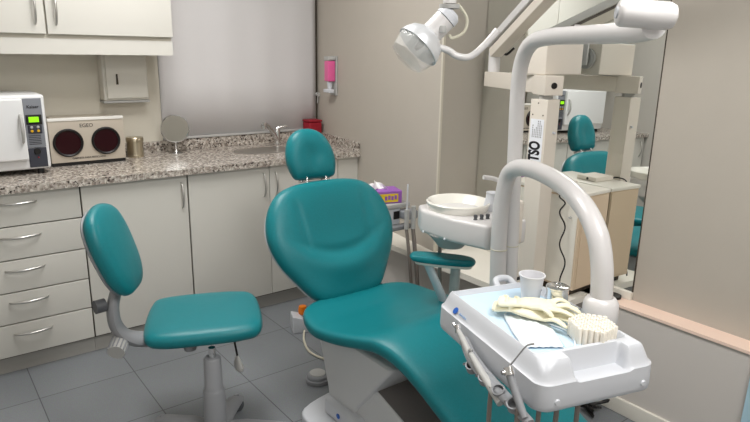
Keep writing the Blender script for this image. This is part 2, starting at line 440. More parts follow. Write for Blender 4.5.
b = MB(); b.box((.462, 3.288, 1.098), (.520, 3.292, 1.138), bev=.004); b.build('keypad', M['autopd'], t)
for i, x in enumerate((.477, .504)):
    for j, z in enumerate((1.127, 1.109)):
        b = MB(); b.lathe([(0, 0), (.0065, 0), (.0055, .004), (0, .0045)], (x, 3.288, z), R=rot('X', 90), n=14); b.build('button', M['lgp'] if j == 0 else M['yellow'], t)
b = MB(); b.lathe([(0, 0), (.016, 0), (.014, .008), (0, .009)], (.490, 3.292, 1.012), R=rot('X', 90), n=20); b.build('power_knob', M['black'], t)
b = MB(); b.lathe([(0, 0), (.004, 0), (.003, .003), (0, .003)], (.492, 3.292, .982), R=rot('X', 90), n=12); b.build('red_lamp', M['red'], t)
text('brand_lettering', 'Kaiser', .020, (.491, 3.292, 1.222), (1, 0, 0), (0, 0, 1), M['ink'], t, bold=.0004)
b = MB()
for i in range(6): b.box((.460, 3.2915, 1.085-i*.008), (.512, 3.2925, 1.088-i*.008))
b.build('printed_lines', M['ink'], t)
for x in (-.06, .50):
    for y in (3.33, 3.6):
        b = MB(); b.lathe([(0, 0), (.015, 0), (.013, .027), (0, .027)], (x, y, CT), n=12); b.build('foot', M['black'], t)

# glass-bead sterilising cabinet
t = thing('sterilizer_box', 'champagne metal cabinet with two round dark red windows on the counter', 'sterilizer', (.75, 3.55, CT))
b = MB(); b.box((.572, 3.45, .918), (.938, 3.652, 1.132), bev=.002); b.box((.60, 3.50, 1.132), (.90, 3.64, 1.142)); b.build('housing', M['ster'], t)
b = MB(); b.box((.572, 3.446, 1.132), (.938, 3.475, 1.146), bev=.001); b.build('top_strip', M['stripe'], t)
b = MB(); b.box((.574, 3.455, .90), (.936, 3.65, .918)); b.build('base', M['black'], t)
for x in (.658, .842):
    Rm = rot('X', 90)
    b = MB(); b.lathe([(.063, 0), (.072, 0), (.073, .006), (.067, .012), (.061, .008), (.061, 0)], (x, 3.4497, 1.020), R=Rm, n=40); f = b.build('window_ring', M['black'], t)
    b = MB(); b.lathe([(0, .002), (.03, .0035), (.061, .002), (.061, 0), (0, 0)], (x, 3.449, 1.020), R=Rm, n=36); b.build('red_glass', M['redglass'], f)
text('lettering', 'EGEO', .026, (.752, 3.4492, 1.104), (1, 0, 0), (0, 0, 1), M['ink'], t)
text('lettering', 'GABINETE PARA RECICLADO', .0125, (.752, 3.4492, .937), (1, 0, 0), (0, 0, 1), M['ink'], t, bold=.0002)

b = MB(); b.lathe([(0, 0), (.043, 0), (.044, .004), (.044, .012), (.046, .014), (.044, .016), (.044, .088), (.047, .090), (.047, .108), (.044, .112), (0, .113)], (1.022, 3.56, CT), n=32)
t = thing('metal_tin', 'dull brass-coloured lidded tin beside the sterilizer', 'tin', (1.022, 3.56, CT)); b.build('can_body', M['gold'], t)
b = MB(); b.tube([(1.022, 3.515, .995), (1.022, 3.507, 1.0), (1.022, 3.507, 1.01)], .005, 8); b.build('lid_clasp', M['gold'], t)

t = thing('tabletop_mirror', 'round chrome make-up mirror on a small foot on the counter', 'mirror', (1.255, 3.56, CT))
b = MB(); b.lathe([(0, 0), (.045, 0), (.045, .005), (.012, .012), (.006, .02), (.006, .06), (0, .06)], (1.255, 3.56, CT), n=28); b.build('foot', M['chrome'], t)
Rm = Matrix.Rotation(math.radians(-14), 3, 'Z') @ rot('X', 90)
b = MB(); b.lathe([(0, -.004), (.079, -.004), (.083, 0), (.079, .006), (0, .006)], (1.255, 3.555, 1.045), R=Rm, n=44); b.build('frame', M['chrome'], t)
b = MB(); b.lathe([(0, .0065), (.076, .0065), (.076, .007), (0, .007)], (1.255, 3.555, 1.045), R=Rm, n=44); b.build('mirror_glass', M['mirror'], t)

t = thing('red_canister', 'dark red plastic box on the counter in the corner behind the headrest', 'container', (2.225, 3.60, CT))
b = MB(); b.box((2.175, 3.56, CT), (2.275, 3.65, 1.03), bev=.01); b.build('body', M['red'], t)
b = MB(); b.box((2.173, 3.557, 1.031), (2.277, 3.652, 1.046), bev=.007); b.build('lid', M['red'], t)

# soap dispenser on the skewed wall
y0 = 3.41
t = thing('soap_dispenser', 'clear wall soap dispenser with pink liquid above the counter corner', 'dispenser', (wx(y0), y0, 1.24))
Rw = Matrix.Rotation(math.atan2(.13, 1)*-1, 3, 'Z')
b = MB(); b.obox((wx(y0)-.006, y0, 1.345), (.010, .09, .25), Rw, bev=.003); b.build('back_plate', M['lgp'], t)
b = MB(); b.obox((wx(y0)-.038, y0, 1.375), (.05, .065, .13), Rw, bev=.008); b.build('soap_bottle', M['pink'], t)
b = MB(); b.obox((wx(y0)-.038, y0, 1.456), (.052, .07, .025), Rw, bev=.006); b.build('top_cap', M['lgp'], t)
b = MB(); b.tube([(wx(y0)-.038, y0, 1.308), (wx(y0)-.038, y0, 1.24)], [.02, .011], 14); b.obox((wx(y0)-.05, y0-.005, 1.25), (.035, .09, .022), Rw, bev=.004); b.build('pump_lever', M['wp2'], t)

# ------------------------------------------------------------------ big wall mirror
t = thing('wall_mirror', 'tall frameless wall mirror behind the dental unit posts', 'mirror', (XR, 1.76, .52))
mxx = lambda y, z: 2.405+.030*(y-1.76)+.012*(z-1.2)      # hung slightly out of true with the wall
b = MB(); ys, zs_ = (1.272, SY-.004), (.52, 2.2)
q = [(mxx(y, z), y, z) for y, z in ((ys[0], zs_[0]), (ys[1], zs_[0]), (ys[1], zs_[1]), (ys[0], zs_[1]))]
b.add(q+[(x+.006, y, z) for x, y, z in q], [(0, 1, 2, 3), (7, 6, 5, 4), (0, 4, 5, 1), (1, 5, 6, 2), (2, 6, 7, 3), (3, 7, 4, 0)])
b.build('mirror_glass', M['mirror'], t)
b = MB(); b.box((2.386, 1.2665, .52), (2.396, 1.2715, 2.2)); b.build('edge_strip', M['gap'], t)
b = MB(); b.box((2.372, 1.268, LZ), (XR-.001, SY-.002, .5195), bev=.002); b.build('bottom_rail', M['white_lam'], t)

b = MB(); b.box((2.386, YF, LZ), (XR, 1.266, H-.001)); struct('wall_right_panel', b, M['wall'])
# cabinet on the ledge
t = thing('side_cabinet', 'pale wood side cabinet standing on the ledge against the mirror', 'cabinet', (2.29, 1.6, LZ))
b = MB(); b.box((2.182, 1.432, .52), (2.385, 1.80, .93)); b.build('carcass', [M['peach']], t)
b = MB(); b.box((2.176, 1.428, .93), (2.388, 1.81, .945), bev=.002); b.build('top_board', M['white_lam'], t)
b = MB(); b.box((2.178, 1.44, .53), (2.1815, 1.795, .922)); b.build('side_door', M['white_lam'], t)
b = MB(); b.box((2.20, 1.4285, .53), (2.380, 1.4315, .925)); b.build('front_panel', M['peach'], t)
b = MB(); b.box((2.20, 1.46, LZ), (2.365, 1.79, .52)); b.build('plinth', M['gap'], t)
b = MB(); b.lathe([(0, 0), (.005, 0), (.004, .012), (0, .013)], (2.178, 1.47, .84), R=rot('Y', -90), n=12); b.build('knob', M['lgp'], t)

# ------------------------------------------------------------------ square post with horizontal arm (surgical lamp post)
t = thing('lamp_post', 'square white post with black lettering carrying a horizontal arm', 'post', (2.11, 1.6, LZ))
b = MB(); b.box((2.068, 1.555, LZ+.012), (2.148, 1.64, 1.325), bev=.003); b.build('post', M['offw'], t)
b = MB(); b.box((2.045, 1.535, LZ), (2.17, 1.66, LZ+.012), bev=.003); b.build('base_plate', M['offw'], t)
b = MB(); b.tube([(2.108, 1.597, 1.325), (2.108, 1.597, 1.345)], .028, 20); b.build('pivot', M['lgp'], t)
pa, pb = Vector((2.345, 2.115, 1.381)), Vector((2.095, 1.555, 1.381)); dv = (pb-pa).normalized()
Rb = Matrix((dv, Vector((-dv.y, dv.x, 0)), Vector((0, 0, 1)))).transposed()
b = MB(); b.obox((pa+pb)/2, ((pb-pa).length, .075, .070), Rb, bev=.004); b.build('horizontal_arm', M['offw'], t)
b = MB(); b.obox(pb-dv*.045, (.10, .083, .078), Rb, bev=.003); b.build('end_block', M['offw'], t)
b = MB(); b.lathe([(0, 0), (.013, 0), (.012, .004), (0, .004)], pb+dv*.005+Vector((0, 0, 0)), R=axis_to(dv), n=20); b.build('end_plug', M['black'], t)
# lettering reads upward on the side that looks into the room
fx = 2.0675
b = MB(); b.box((fx-.001, 1.565, 1.03), (fx+.0004, 1.632, 1.245)); b.build('sticker', M['sticker'], t)
text('lettering', 'TSO', .074, (fx-.0015, 1.600, 1.112), (0, 0, 1), (0, 1, 0), M['ink'], t, bold=.003, sx=.60)
b = MB()
for i, (yy, z0, z1) in enumerate(((1.618, 1.17, 1.215), (1.609, 1.17, 1.205), (1.600, 1.17, 1.21), (1.592, 1.17, 1.235), (1.583, 1.17, 1.234), (1.575, 1.17, 1.215))):
    z = z0
    while z < z1: b.box((fx-.0016, yy-.0016, z), (fx-.0009, yy+.0016, z+.006)); z += .009
b.build('small_print', M['inkg'], t)
for y, z in ((1.625, 1.262), (1.573, 1.262), (1.60, 1.31)):
    b = MB(); b.lathe([(0, 0), (.003, 0), (.0025, .002), (0, .002)], (2.068, y, z), R=rot('Y', -90), n=10); b.build('screw', M['gap'], t)
b = MB(); b.lathe([(0, 0), (.006, 0), (.005, .01), (0, .011)], (2.12, 1.555, 1.19), R=rot('X', 90), n=14); b.build('side_knob', M['wp2'], t)

# white box on the arm
t = thing('equipment_box', 'square white equipment box with a round disc sitting on the post arm', 'equipment box', (2.2, 1.62, 1.42))
b = MB(); b.box((2.095, 1.60, 1.421), (2.34, 1.73, 1.560), bev=.006); b.build('housing', M['offw'], t)
b = MB(); b.lathe([(0, 0), (.045, 0), (.045, .012), (.03, .016), (.03, .010), (.016, .010), (.016, .02), (0, .02)], (2.346, 1.665, 1.49), R=rot('Y', 90), n=32); b.build('disc', M['lgp'], t)
b = MB(); b.tube([(2.365, 1.71, 1.49), (2.365, 1.82, 1.485)], [.034, .027], 24); b.build('cone', M['offw'], t)
b = MB(); b.box((2.366, 1.645, 1.46), (2.378, 1.685, 1.58), bev=.004); b.tube([(2.372, 1.665, 1.58), (2.372, 1.665, 1.63)], .012, 12); b.build('bracket', M['wp'], t)

# ------------------------------------------------------------------ operating light
t = thing('dental_lamp', 'dental operating light with silvery dome and clear shield on a sprung arm', 'lamp', (2.335, 2.10, 1.449))
b = MB(); b.tube([(2.315, 2.075, 1.417), (2.315, 2.075, 1.525)], .028, 22); b.build('pivot', M['wp'], t)
e1 = Vector((2.30, 2.07, 1.525)); e2 = Vector((1.955, 1.24, 1.965)); d = (e2-e1).normalized()
side = d.cross(Vector((0, 0, 1))).normalized(); upv = side.cross(d)
Ra = Matrix((d, side, upv)).transposed()
b = MB(); b.obox((e1+e2)/2+upv*.027, ((e2-e1).length, .06, .036), Ra, bev=.004); b.build('upper_link', M['wp'], t)
b = MB(); b.obox((e1+e2)/2-upv*.027, ((e2-e1).length*.98, .06, .042), Ra, bev=.004); b.build('lower_link', M['offw'], t)
b = MB(); b.obox((e1+e2)/2, ((e2-e1).length*.96, .03, .02), Ra); b.build('spring_core', M['hose'], t)
b = MB(); b.tube(spline([(2.335, 2.02, 1.54), (2.325, 2.03, 1.515), (2.315, 2.00, 1.50), (2.33, 1.97, 1.53)], 5), .006, 8); b.build('cable', M['black'], t)
b = MB(); b.tube(spline([e2+Vector((0, 0, -.04)), e2+Vector((0, 0, .06)), Vector((1.7, 1.3, 2.03)), Vector((1.42, 1.38, 2.02)), Vector((1.349, 1.40, 1.97)), Vector((1.349, 1.40, 1.645))], 8), .020, 16); b.build('drop_tube', M['wp'], t)
b = MB(); b.lathe([(0, 0), (.030, 0), (.031, .012), (0, .013)], (1.349, 1.40, 1.630), n=24); b.build('collar', M['lgp'], t)
VR = Vector((.80, -.60, 0)); VU = Vector((0, 0, 1)); VT = Vector((-.58, -.77, .15))  # right, up, toward the room
nk0 = Vector((1.352, 1.398, 1.615)); nk1 = nk0 - VR*.060 - VU*.062
b = MB(); b.tube([nk0+ (nk0-nk1)*.12, nk0, nk0-(nk0-nk1)*.22], [.022, .034, .036], 24); b.build('neck_cap', M['wp2'], t)
b = MB(); b.tube([nk0-(nk0-nk1)*.24, nk1], .034, 24); b.build('neck', M['wp'], t)
ax = (-VR*.62 - VU*.66 + VT*.25).normalized(); Rl = axis_to(ax)
dc = nk1 + ax*.0
b = MB(); b.lathe([(.02, -.008), (.042, .0), (.060, .015), (.070, .036), (.074, .054), (.071, .055), (.066, .038), (.056, .019), (.036, .006), (0, .0)], dc, R=Rl, n=40); b.build('reflector_dome', M['refl'], t)
b = MB(); b.lathe([(.073, .054), (.070, .075), (.062, .100), (.052, .106), (0, .108), (0, .105), (.050, .103), (.060, .098), (.067, .074), (.070, .054)], dc, R=Rl, n=8); o = b.build('clear_shield', M['clear'], t)
b = MB(); b.lathe([(0, .0), (.010, .0), (.010, .04), (.006, .05), (0, .05)], dc+ax*.012, R=Rl, n=14); b.build('bulb', M['dgp'], t)
hp = [dc+VR*.035-VU*.02+ax*.02, dc+VR*.06-VU*.045, dc+VR*.085-VU*.06, dc+VR*.125-VU*.062, dc+VR*.165-VU*.03, dc+VR*.205+VU*.018]
b = MB(); b.tube(spline(hp, 7), .0105, 14); b.build('grab_handle', M['wp'], t)
b = MB(); b.lathe([(0, -.012), (.010, -.010), (.012, 0), (.010, .010), (0, .012)], dc+VR*.035+VU*.012+VT*.03, n=16); b.build('knob', M['lgp'], t)
b = MB(); b.tube(spline([nk0+VR*.02+VU*.03, nk0+VR*.05-VU*.01, nk0+VR*.045-VU*.05, nk0+VR*.01-VU*.07, nk0+VR*.0-VU*.06], 7), .0045, 8); b.build('cable', M['whose'], t)

# ------------------------------------------------------------------ dental unit columns / arms
t = thing('tray_stand', 'thick white tubular arm bending down to carry the instrument tray', 'arm', (1.60, 1.36, 0))
BP = [(1.615, 1.35, .30), (1.605, 1.355, .68), (1.600, 1.36, .90), (1.600, 1.355, 1.03), (1.594, 1.325, 1.118), (1.560, 1.225, 1.150), (1.49, 1.057, 1.143), (1.415, .925, 1.115), (1.372, .845, 1.06), (1.362, .815, .985), (1.366, .808, .90)]
P_ = spline(BP, 8); rB = [.028+.0 * i for i in range(len(P_))]
b = MB(); b.tube(P_, rB, 24); b.build('tube', M['wp'], t)
b = MB(); b.lathe([(.0285, 0), (.0295, .001), (.0295, .003), (.0285, .004)], (1.601, 1.358, .835), n=24); b.build('joint_ring', M['whose'], t)
b = MB(); b.lathe([(.044, 0), (.046, .006), (.044, .05), (.036, .062), (.0285, .066), (.0285, 0)], (1.367, .808, .835), n=32); b.build('foot_collar', M['wp'], t)
b = MB(); b.box((1.49, 1.26, 0), (1.74, 1.47, .30), bev=.02); b.build('floor_box', M['wp2'], t)

t = thing('overhead_arm', 'tall white tube bending over horizontally to a fat joint cylinder', 'arm', (1.655, 1.34, .3))
AP = [(1.664, 1.335, .30), (1.658, 1.345, .73), (1.650, 1.352, 1.0), (1.645, 1.356, 1.2), (1.640, 1.358, 1.40), (1.632, 1.34, 1.49), (1.612, 1.29, 1.538), (1.57, 1.19, 1.553), (1.49, 1.0, 1.555), (1.40, .82, 1.556), (1.325, .735, 1.562)]
b = MB(); b.tube(spline(AP, 8), .025, 24); b.build('tube', M['wp'], t)
b = MB(); b.lathe([(.0255, 0), (.0265, .001), (.0265, .003), (.0255, .004)], (1.655, 1.348, .842), n=24); b.build('joint_ring', M['whose'], t)
c1, c2 = Vector((1.236, .768, 1.590)), Vector((1.310, .70, 1.584)); dd_ = (c2-c1).normalized()
b = MB(); b.tube([c1-dd_*.004, c1, c1+dd_*.006, c2, c2+dd_*.012, c2+dd_*.018], [.020, .0265, .029, .029, .024, .012], 28); b.build('joint_cylinder', M['wp'], t)
b = MB(); b.lathe([(0, 0), (.013, 0), (.012, .003), (0, .003)], c1-dd_*.004, R=axis_to(-dd_), n=20); b.build('end_cap', M['wp2'], t)
b = MB(); b.tube([c1*.6+c2*.4+Vector((0, 0, .02)), c1*.6+c2*.4+Vector((0, 0, 1.005))], .016, 16); b.build('rising_tube', M['wp'], t)
b = MB(); b.tube([(1.668, 1.325, .72), (1.69, 1.325, .72)], .006, 8); b.build('clamp', M['black'], t)
b = MB(); b.box((1.68, 1.345, .84), (1.71, 1.40, 1.0), bev=.012); b.build('side_cover', M['offw'], t)

# ------------------------------------------------------------------ spittoon unit
t = thing('spittoon_unit', 'white dental spittoon unit with round bowl and three knobs', 'spittoon', (1.67, 1.6, .76))
b = MB(); b.prism([(1.565, 1.735), (1.568, 1.56), (1.605, 1.42), (1.66, 1.395), (1.80, 1.40), (1.83, 1.74), (1.77, 1.80), (1.61, 1.80)], .812, .905); o = b.build('housing', M['wp'], t, bevel=.014)
b = MB(); b.lathe([(0, 0), (.05, 0), (.075, .03), (.10, .055), (.10, .06), (0, .06)], (1.665, 1.66, .757), n=36); b.build('drain_cup', M['lgp'], t)
b = MB(); b.lathe([(.108, -.03), (.118, -.01), (.125, .012), (.127, .02), (.122, .024), (.112, .018), (.098, -.005), (.06, -.03), (.02, -.036), (0, -.036)], (1.70, 1.665, .914), n=48); b.build('bowl', M['porc'], t)
for i in range(3):
    b = MB(); b.lathe([(0, 0), (.008, 0), (.006, .006), (.008, .012), (.007, .018), (0, .019)], (1.632+i*.024, 1.505-i*.008, .905), n=14); b.build('knob', M['dgp'], t)
b = MB(); b.tube(spline([(1.76, 1.50, .90), (1.775, 1.50, .98), (1.765, 1.51, 1.028), (1.74, 1.525, 1.045), (1.70, 1.54, 1.052)], 6), .0085, 12); b.build('water_spout', M['wp'], t)
for y, z in ((1.70, .825), (1.58, .825)):
    b = MB(); b.lathe([(0, 0), (.005, 0), (.004, .004), (0, .004)], (1.5515, y, z), R=rot('Y', -90), n=10); b.build('screw_cap', M['wp2'], t)
b = MB(); b.box((1.62, 1.36, .83), (1.70, 1.42, .89), bev=.006); b.build('clamp', M['offw'], t)
b = MB(); b.tube(spline([(1.70, 1.76, .815), (1.71, 1.76, .6), (1.73, 1.74, .3), (1.75, 1.70, .01)], 5), .008, 8); b.build('drain_hose', M['hose'], t)

def cup(name, label, c, r0, r1, h, m, ribs=False, up=True):
    t = thing(name, label, 'cup', c)
    pr_ = [(0, 0), (r0, 0), (r0*1.02, .004), (r1*.97, h-.004), (r1*1.05, h-.003), (r1*1.06, h), (r1*.96, h), (r0*.95, .006), (0, .006)]
    b = MB(); b.lathe(pr_, c, n=40); b.build('cup_wall', m, t); return t
cup('plastic_cup', 'white plastic cup upside down on the spittoon unit beside the bowl', (1.80, 1.575, .905), .036, .026, .07, M['wp2'])
b = MB(); b.lathe([(0, 0), (.024, 0), (.025, .004), (0, .006)], (1.80, 1.575, .971), n=28); 
pc = [o for o in COL.objects if o.name.startswith('plastic_cup')][0]; b.build('cup_base', M['wp2'], pc)

# ------------------------------------------------------------------ assistant unit behind the chair
t = thing('assistant_unit', 'grey suction hose holder unit behind the dental chair', 'dental unit', (1.76, 2.14, 0))
b = MB(); b.box((1.64, 2.10, .80), (1.835, 2.25, .825), bev=.006); b.build('shelf', M['lgp'], t)
b = MB(); b.box((1.66, 2.11, .715), (1.78, 2.22, .80), bev=.008); b.build('control_box', M['wp2'], t)
b = MB(); b.box((1.735, 2.104, .745), (1.77, 2.11, .785), bev=.002); b.build('switch', M['black'], t)
b = MB(); b.box((1.77, 2.05, .745), (1.85, 2.13, .79), bev=.012); b.box((1.68, 2.08, .69), (1.83, 2.12, .715), bev=.008); b.build('hose_holder', M['gp'], t)
b = MB(); b.tube([(1.78, 2.06, .70), (1.78, 2.06, .80)], [.012, .012], 12); b.tube([(1.815, 2.05, .70), (1.815, 2.05, .815)], [.014, .012], 12); b.build('suction_handle', M['lgp'], t)
b = MB(); b.tube([(1.78, 2.06, .80), (1.777, 2.055, .93)], .0045, 10); b.build('suction_tip', M['wp2'], t)
b = MB(); b.tube(spline([(1.78, 2.06, .70), (1.785, 2.04, .58), (1.80, 2.03, .40), (1.84, 2.04, .2), (1.86, 2.1, .02)], 6), .009, 10); b.build('hose', M['hose'], t)
b = MB(); b.tube(spline([(1.815, 2.05, .70), (1.82, 2.03, .56), (1.835, 2.02, .38), (1.86, 2.03, .2), (1.88, 2.1, .02)], 6), .011, 10); b.build('hose', M['hose'], t)
b = MB(); b.tube([(1.69, 2.17, .72), (1.69, 2.17, .056)], .022, 16); b.build('post', M['lgp'], t)

t.location += Vector((.145, .175, -.055))
t = thing('tissue_box', 'purple and yellow tissue box with a tissue pulled up', 'tissue box', (1.73, 2.17, .825))
Rz = rot('Z', -18); cc = Vector((1.725, 2.175, .857))
b = MB(); b.obox(cc, (.20, .115, .062), Rz, bev=.002); b.build('carton', M['purple'], t)
b = MB(); b.obox(cc+Rz@Vector((-.005, -.0585, -.003)), (.17, .0015, .042), Rz); lb = b.build('side_print', M['yelcard'], t)
b = MB()
for i in range(4): b.obox(cc+Rz@Vector((.015+i*.017, -.0598, -.004+.004*(i % 2))), (.012, .001, .02), Rz)
b.build('printed_word', M['purple'], lb)
b = MB(); vs = []; fs = []
for i in range(13):
    for j in range(7):
        u = i/12-.5; v = j/6
        vs.append(cc+Rz@Vector((-.02+u*.13*(1-.35*v), .005+.022*math.sin(u*9)*(.4+v)+.02*(v-.3), .0315+.034*v*(1-1.6*u*u)+.004*math.sin(u*20))))
for i in range(12):
    for j in range(6): fs.append((i*7+j, (i+1)*7+j, (i+1)*7+j+1, i*7+j+1))
b.add(vs, fs, True); b.build('tissue', M['tissue'], t).modifiers.new('s', 'SOLIDIFY').thickness = .001
t.location += Vector((.125, .19, -.055))

# ------------------------------------------------------------------ dental chair
def ss(a, b_, x):
    x = max(0, min(1, (x-a)/(b_-a))); return x*x*(3-2*x)
CX = 1.437
t = thing('dental_chair', 'teal upholstered dental chair with white base and oval backrest', 'dental chair', (CX, 1.5, 0))
dch = t
# backrest
KV = 1.09
half = [(0.0, .000), (.10, .0), (.17, .028), (.235, .105), (.29, .185), (.318, .265), (.315, .335), (.285, .405), (.225, .462), (.13, .488), (.0, .493)]
out = [(x, y*KV) for x, y in half] + [(-x, y*KV) for x, y in half[-2:0:-1]]
out = closed_spline(out, 5)
bB = Vector((CX, 2.025, .46)); bT = Vector((CX, 2.265, .945)); V_ = (bT-bB).normalized(); N_ = Vector((1, 0, 0)).cross(V_)
def back_front(u, v, s):
    e = max(0, 1-s*s)
    k = -.018*math.exp(-((u/.17)**2+((v-.30)/.13)**2))
    # lumbar ridge: a shallow smile-shaped crease
    yy = .185+1.6*u*u
    k += .020*math.exp(-((v-(yy-.045))/.05)**2)*math.exp(-(u/.20)**2) - .012*math.exp(-((v-(yy+.025))/.022)**2)*math.exp(-(u/.16)**2)
    k -= .006*math.exp(-((abs(u)-.165-.05*(v-.3))/.014)**2)*ss(.20, .28, v)*(1-ss(.42, .50, v))
    return (.018*e + k)*min(1, (1-s)*3.5+.05)
b = MB(); pad(b, out, bB, (1, 0, 0), V_, N_, .085, back_front, rings=18); b.build('backrest', M['teal'], t)
b = MB(); pad(b, [(x*.965, .008+y*.965) for x, y in out], bB-N_*.040, (1, 0, 0), V_, N_, .03); b.build('backrest_shell', M['wp2'], t)
# headrest
hh = [(0, 0), (.082, .0), (.104, .03), (.114, .085), (.106, .145), (.082, .20), (.043, .232), (0, .240)]
ho = [(x*1.04, y*.95) for x, y in hh]+[(-x*1.04, y*.95) for x, y in hh[-2:0:-1]]
ho = closed_spline(ho, 5)
hB = Vector((CX+.002, 2.315, .942)); hV = Vector((-.06, .30, 1)).normalized(); hU = Vector((1, -.06, 0)).normalized(); hN = hU.cross(hV)
def head_front(u, v, s): return (.022*(1-s*s) - .016*math.exp(-((u/.05)**2+((v-.10)/.06)**2)))*min(1, (1-s)*4)
b = MB(); pad(b, ho, hB, hU, hV, hN, .06, head_front, rings=14); b.build('headrest', M['teal'], t)
b = MB()
for s in (-.05, .05): b.tube([bT+Vector((s-.02, .0, -.06)), hB+Vector((s+.01, .0, .05))], .006, 10)
b.tube([hB+Vector((-.08, .005, -.006)), hB+Vector((.08, .0, -.01))], .006, 8)
b.build('headrest_bar', M['chrome'], t)
# seat + leg rest : loft along the body axis
st = [(2.035, .10, .500), (2.02, .19, .505), (1.985, .255, .510), (1.93, .295, .510), (1.84, .318, .505), (1.74, .318, .518), (1.64, .308, .538), (1.55, .294, .560), (1.48, .281, .570), (1.40, .266, .560), (1.30, .252, .522), (1.18, .240, .462), (1.0, .226, .388), (.82, .214, .320), (.66, .204, .268), (.54, .190, .235), (.47, .160, .22), (.435, .10, .21)]
P3 = spline([(a, w, z) for a, w, z in st], 3)
b = MB(); vs = []; fs = []; TH = .075; n = 40
for (y, w, z) in P3:
    cx = CX + (0 if y > 1.5 else -.03*(1.5-y)/.5)
    for k in range(n):
        a = 2*PI*k/n; ca, sa = math.cos(a), math.sin(a)
        xx = math.copysign(abs(ca)**(.42), ca)*w; zz = math.copysign(abs(sa)**(.5), sa)
        q = abs(xx)/w
        if zz > 0:
            h = zz*TH*.5
            dish = .014*(1-q*q)
            kk = ss(1.45, 1.62, y); dish = dish*(1-kk)-.012*(1-q**4)*kk
            h += dish*min(1, zz*1.1)
        else: h = zz*TH*.5
        vs.append((cx+xx, y, z-TH*.5+h))
L = len(P3)
for i in range(L-1):
    for k in range(n): fs.append((i*n+k, i*n+(k+1) % n, (i+1)*n+(k+1) % n, (i+1)*n+k))
fs.append(tuple(range(n))); fs.append(tuple((L-1)*n+k for k in range(n-1, -1, -1)))
b.add(vs, fs, True); o = b.build('seat_cushion', M['teal'], t, sub=1)
# housing under the seat
def loft(mb, secs):
    n = len(secs[0]); vs = []; fs = []
    for s in secs: vs += s
    for i in range(len(secs)-1):
        for k in range(n): fs.append((i*n+k, i*n+(k+1) % n, (i+1)*n+(k+1) % n, (i+1)*n+k))
    fs.append(tuple(range(n-1, -1, -1))); fs.append(tuple((len(secs)-1)*n+k for k in range(n)))
    mb.add(vs, fs); return mb
def rect(x0, x1, y0, y1, z, zf=None):
    zf = z if zf is None else zf
    return [(x0, y0, zf), (x1, y0, zf), (x1, y1, z), (x0, y1, z)]
b = MB(); loft(b, [rect(1.245, 1.60, 1.745, 1.90, .075), rect(1.238, 1.61, 1.70, 1.905, .16), rect(1.215, 1.65, 1.46, 1.95, .435)]); b.build('seat_housing', M['skirt'], t, bevel=.016)
b = MB(); Rx = Matrix(((0, 0, 1), (1, 0, 0), (0, 1, 0)))
b.prism([(1.74, .30), (1.64, .292), (1.45, .236), (1.0, .10), (.97, .045), (1.76, .045)], 1.252, 1.60, R=Rx)
b.m[2] = 1; b.m[3] = 1; b.m[4] = 1
b.build('lift_arm', [M['skirt'], M['link']], t, bevel=.008)
base = closed_spline([(1.17, 1.98), (1.13, 1.85), (1.16, 1.60), (1.20, 1.0), (1.30, .92), (1.53, .92), (1.63, 1.0), (1.66, 1.6), (1.69, 1.85), (1.62, 1.99), (1.42, 2.03)], 5)
b = MB(); b.prism(base, 0, .05); b.build('base_plate', M['wp2'], t, bevel=.012)
b = MB(); b.box((1.215, 1.66, .05), (1.63, 1.90, .13), bev=.02); b.build('pedestal', M['wp2'], t)
b = MB(); b.lathe([(0, 0), (.011, 0), (.011, .002), (0, .002)], (1.214, 1.79, .09), R=rot('Y', -90), n=20); b.build('round_badge', M['inkblue'], t)
# armrest
a1, a2 = Vector((1.56, 1.732, .712)), Vector((1.715, 1.577, .702)); U_ = (a2-a1).normalized(); V2 = Vector((0, 0, 1)).cross(U_)
ol = closed_spline([(-.03, -.02), (-.034, .01), (-.01, .032), (.10, .042), (.19, .036), (.222, .018), (.226, -.012), (.205, -.036), (.10, -.044), (-.01, -.038)], 5)
b = MB(); pad(b, ol, a1, U_, V2, (0, 0, 1), .028); ar = b.build('armrest_pad', M['teal'], t)
b = MB(); pad(b, [(x*.9+.012, y*.8) for x, y in ol], a1-Vector((0, 0, .018)), U_, V2, (0, 0, 1), .018); b.build('armrest_tray', M['cab'], ar)
b = MB(); b.tube([a1+U_*.035-Vector((0, 0, .02)), Vector((1.665, 1.665, .49))], [.022, .025], 14, flat=.6); b.build('armrest_strut', M['wp2'], t)
b = MB(); b.tube([a1+U_*.15-Vector((0, 0, .02)), Vector((1.675, 1.64, .49))], [.024, .026], 14, flat=.6); b.build('armrest_strut', M['lgp'], t)

# ------------------------------------------------------------------ stool
sc = Vector((.845, 2.17, 0)); eF = Vector((.93, -.37, 0)).normalized(); eW = Vector((.37, .93, 0)).normalized()
t = thing('operator_stool', 'teal swivel stool with small backrest on a grey five-star base', 'stool', (sc.x, sc.y, 0))
so = closed_spline([(-.225, -.13), (-.215, .13), (-.17, .195), (0, .21), (.13, .20), (.20, .16), (.215, .0), (.20, -.16), (.13, -.20), (0, -.208), (-.17, -.20)], 5)
def seat_f(u, v, s): return (.012*(1-s*s))*min(1, (1-s)*4)
b = MB(); pad(b, so, (sc.x, sc.y+.01, .468), eF, eW, (0, 0, 1), .062, seat_f); b.build('seat', M['teal'], t)
b = MB(); pad(b, [(x*.8, y*.8) for x, y in so], (sc.x, sc.y+.01, .432), eF, eW, (0, 0, 1), .012); b.build('seat_pan', M['dgp'], t)
colc = (.790, 2.00)
b = MB(); b.lathe([(0, .07), (.046, .07), (.043, .10), (.040, .255), (.037, .26), (.034, .265), (.032, .385), (.028, .39), (0, .39)], (*colc, 0), n=28); b.build('column_cover', M['gp'], t)
b = MB(); b.tube([(*colc, .385), (*colc, .43)], .013, 16); b.build('gas_spring', M['chrome'], t)
b = MB()
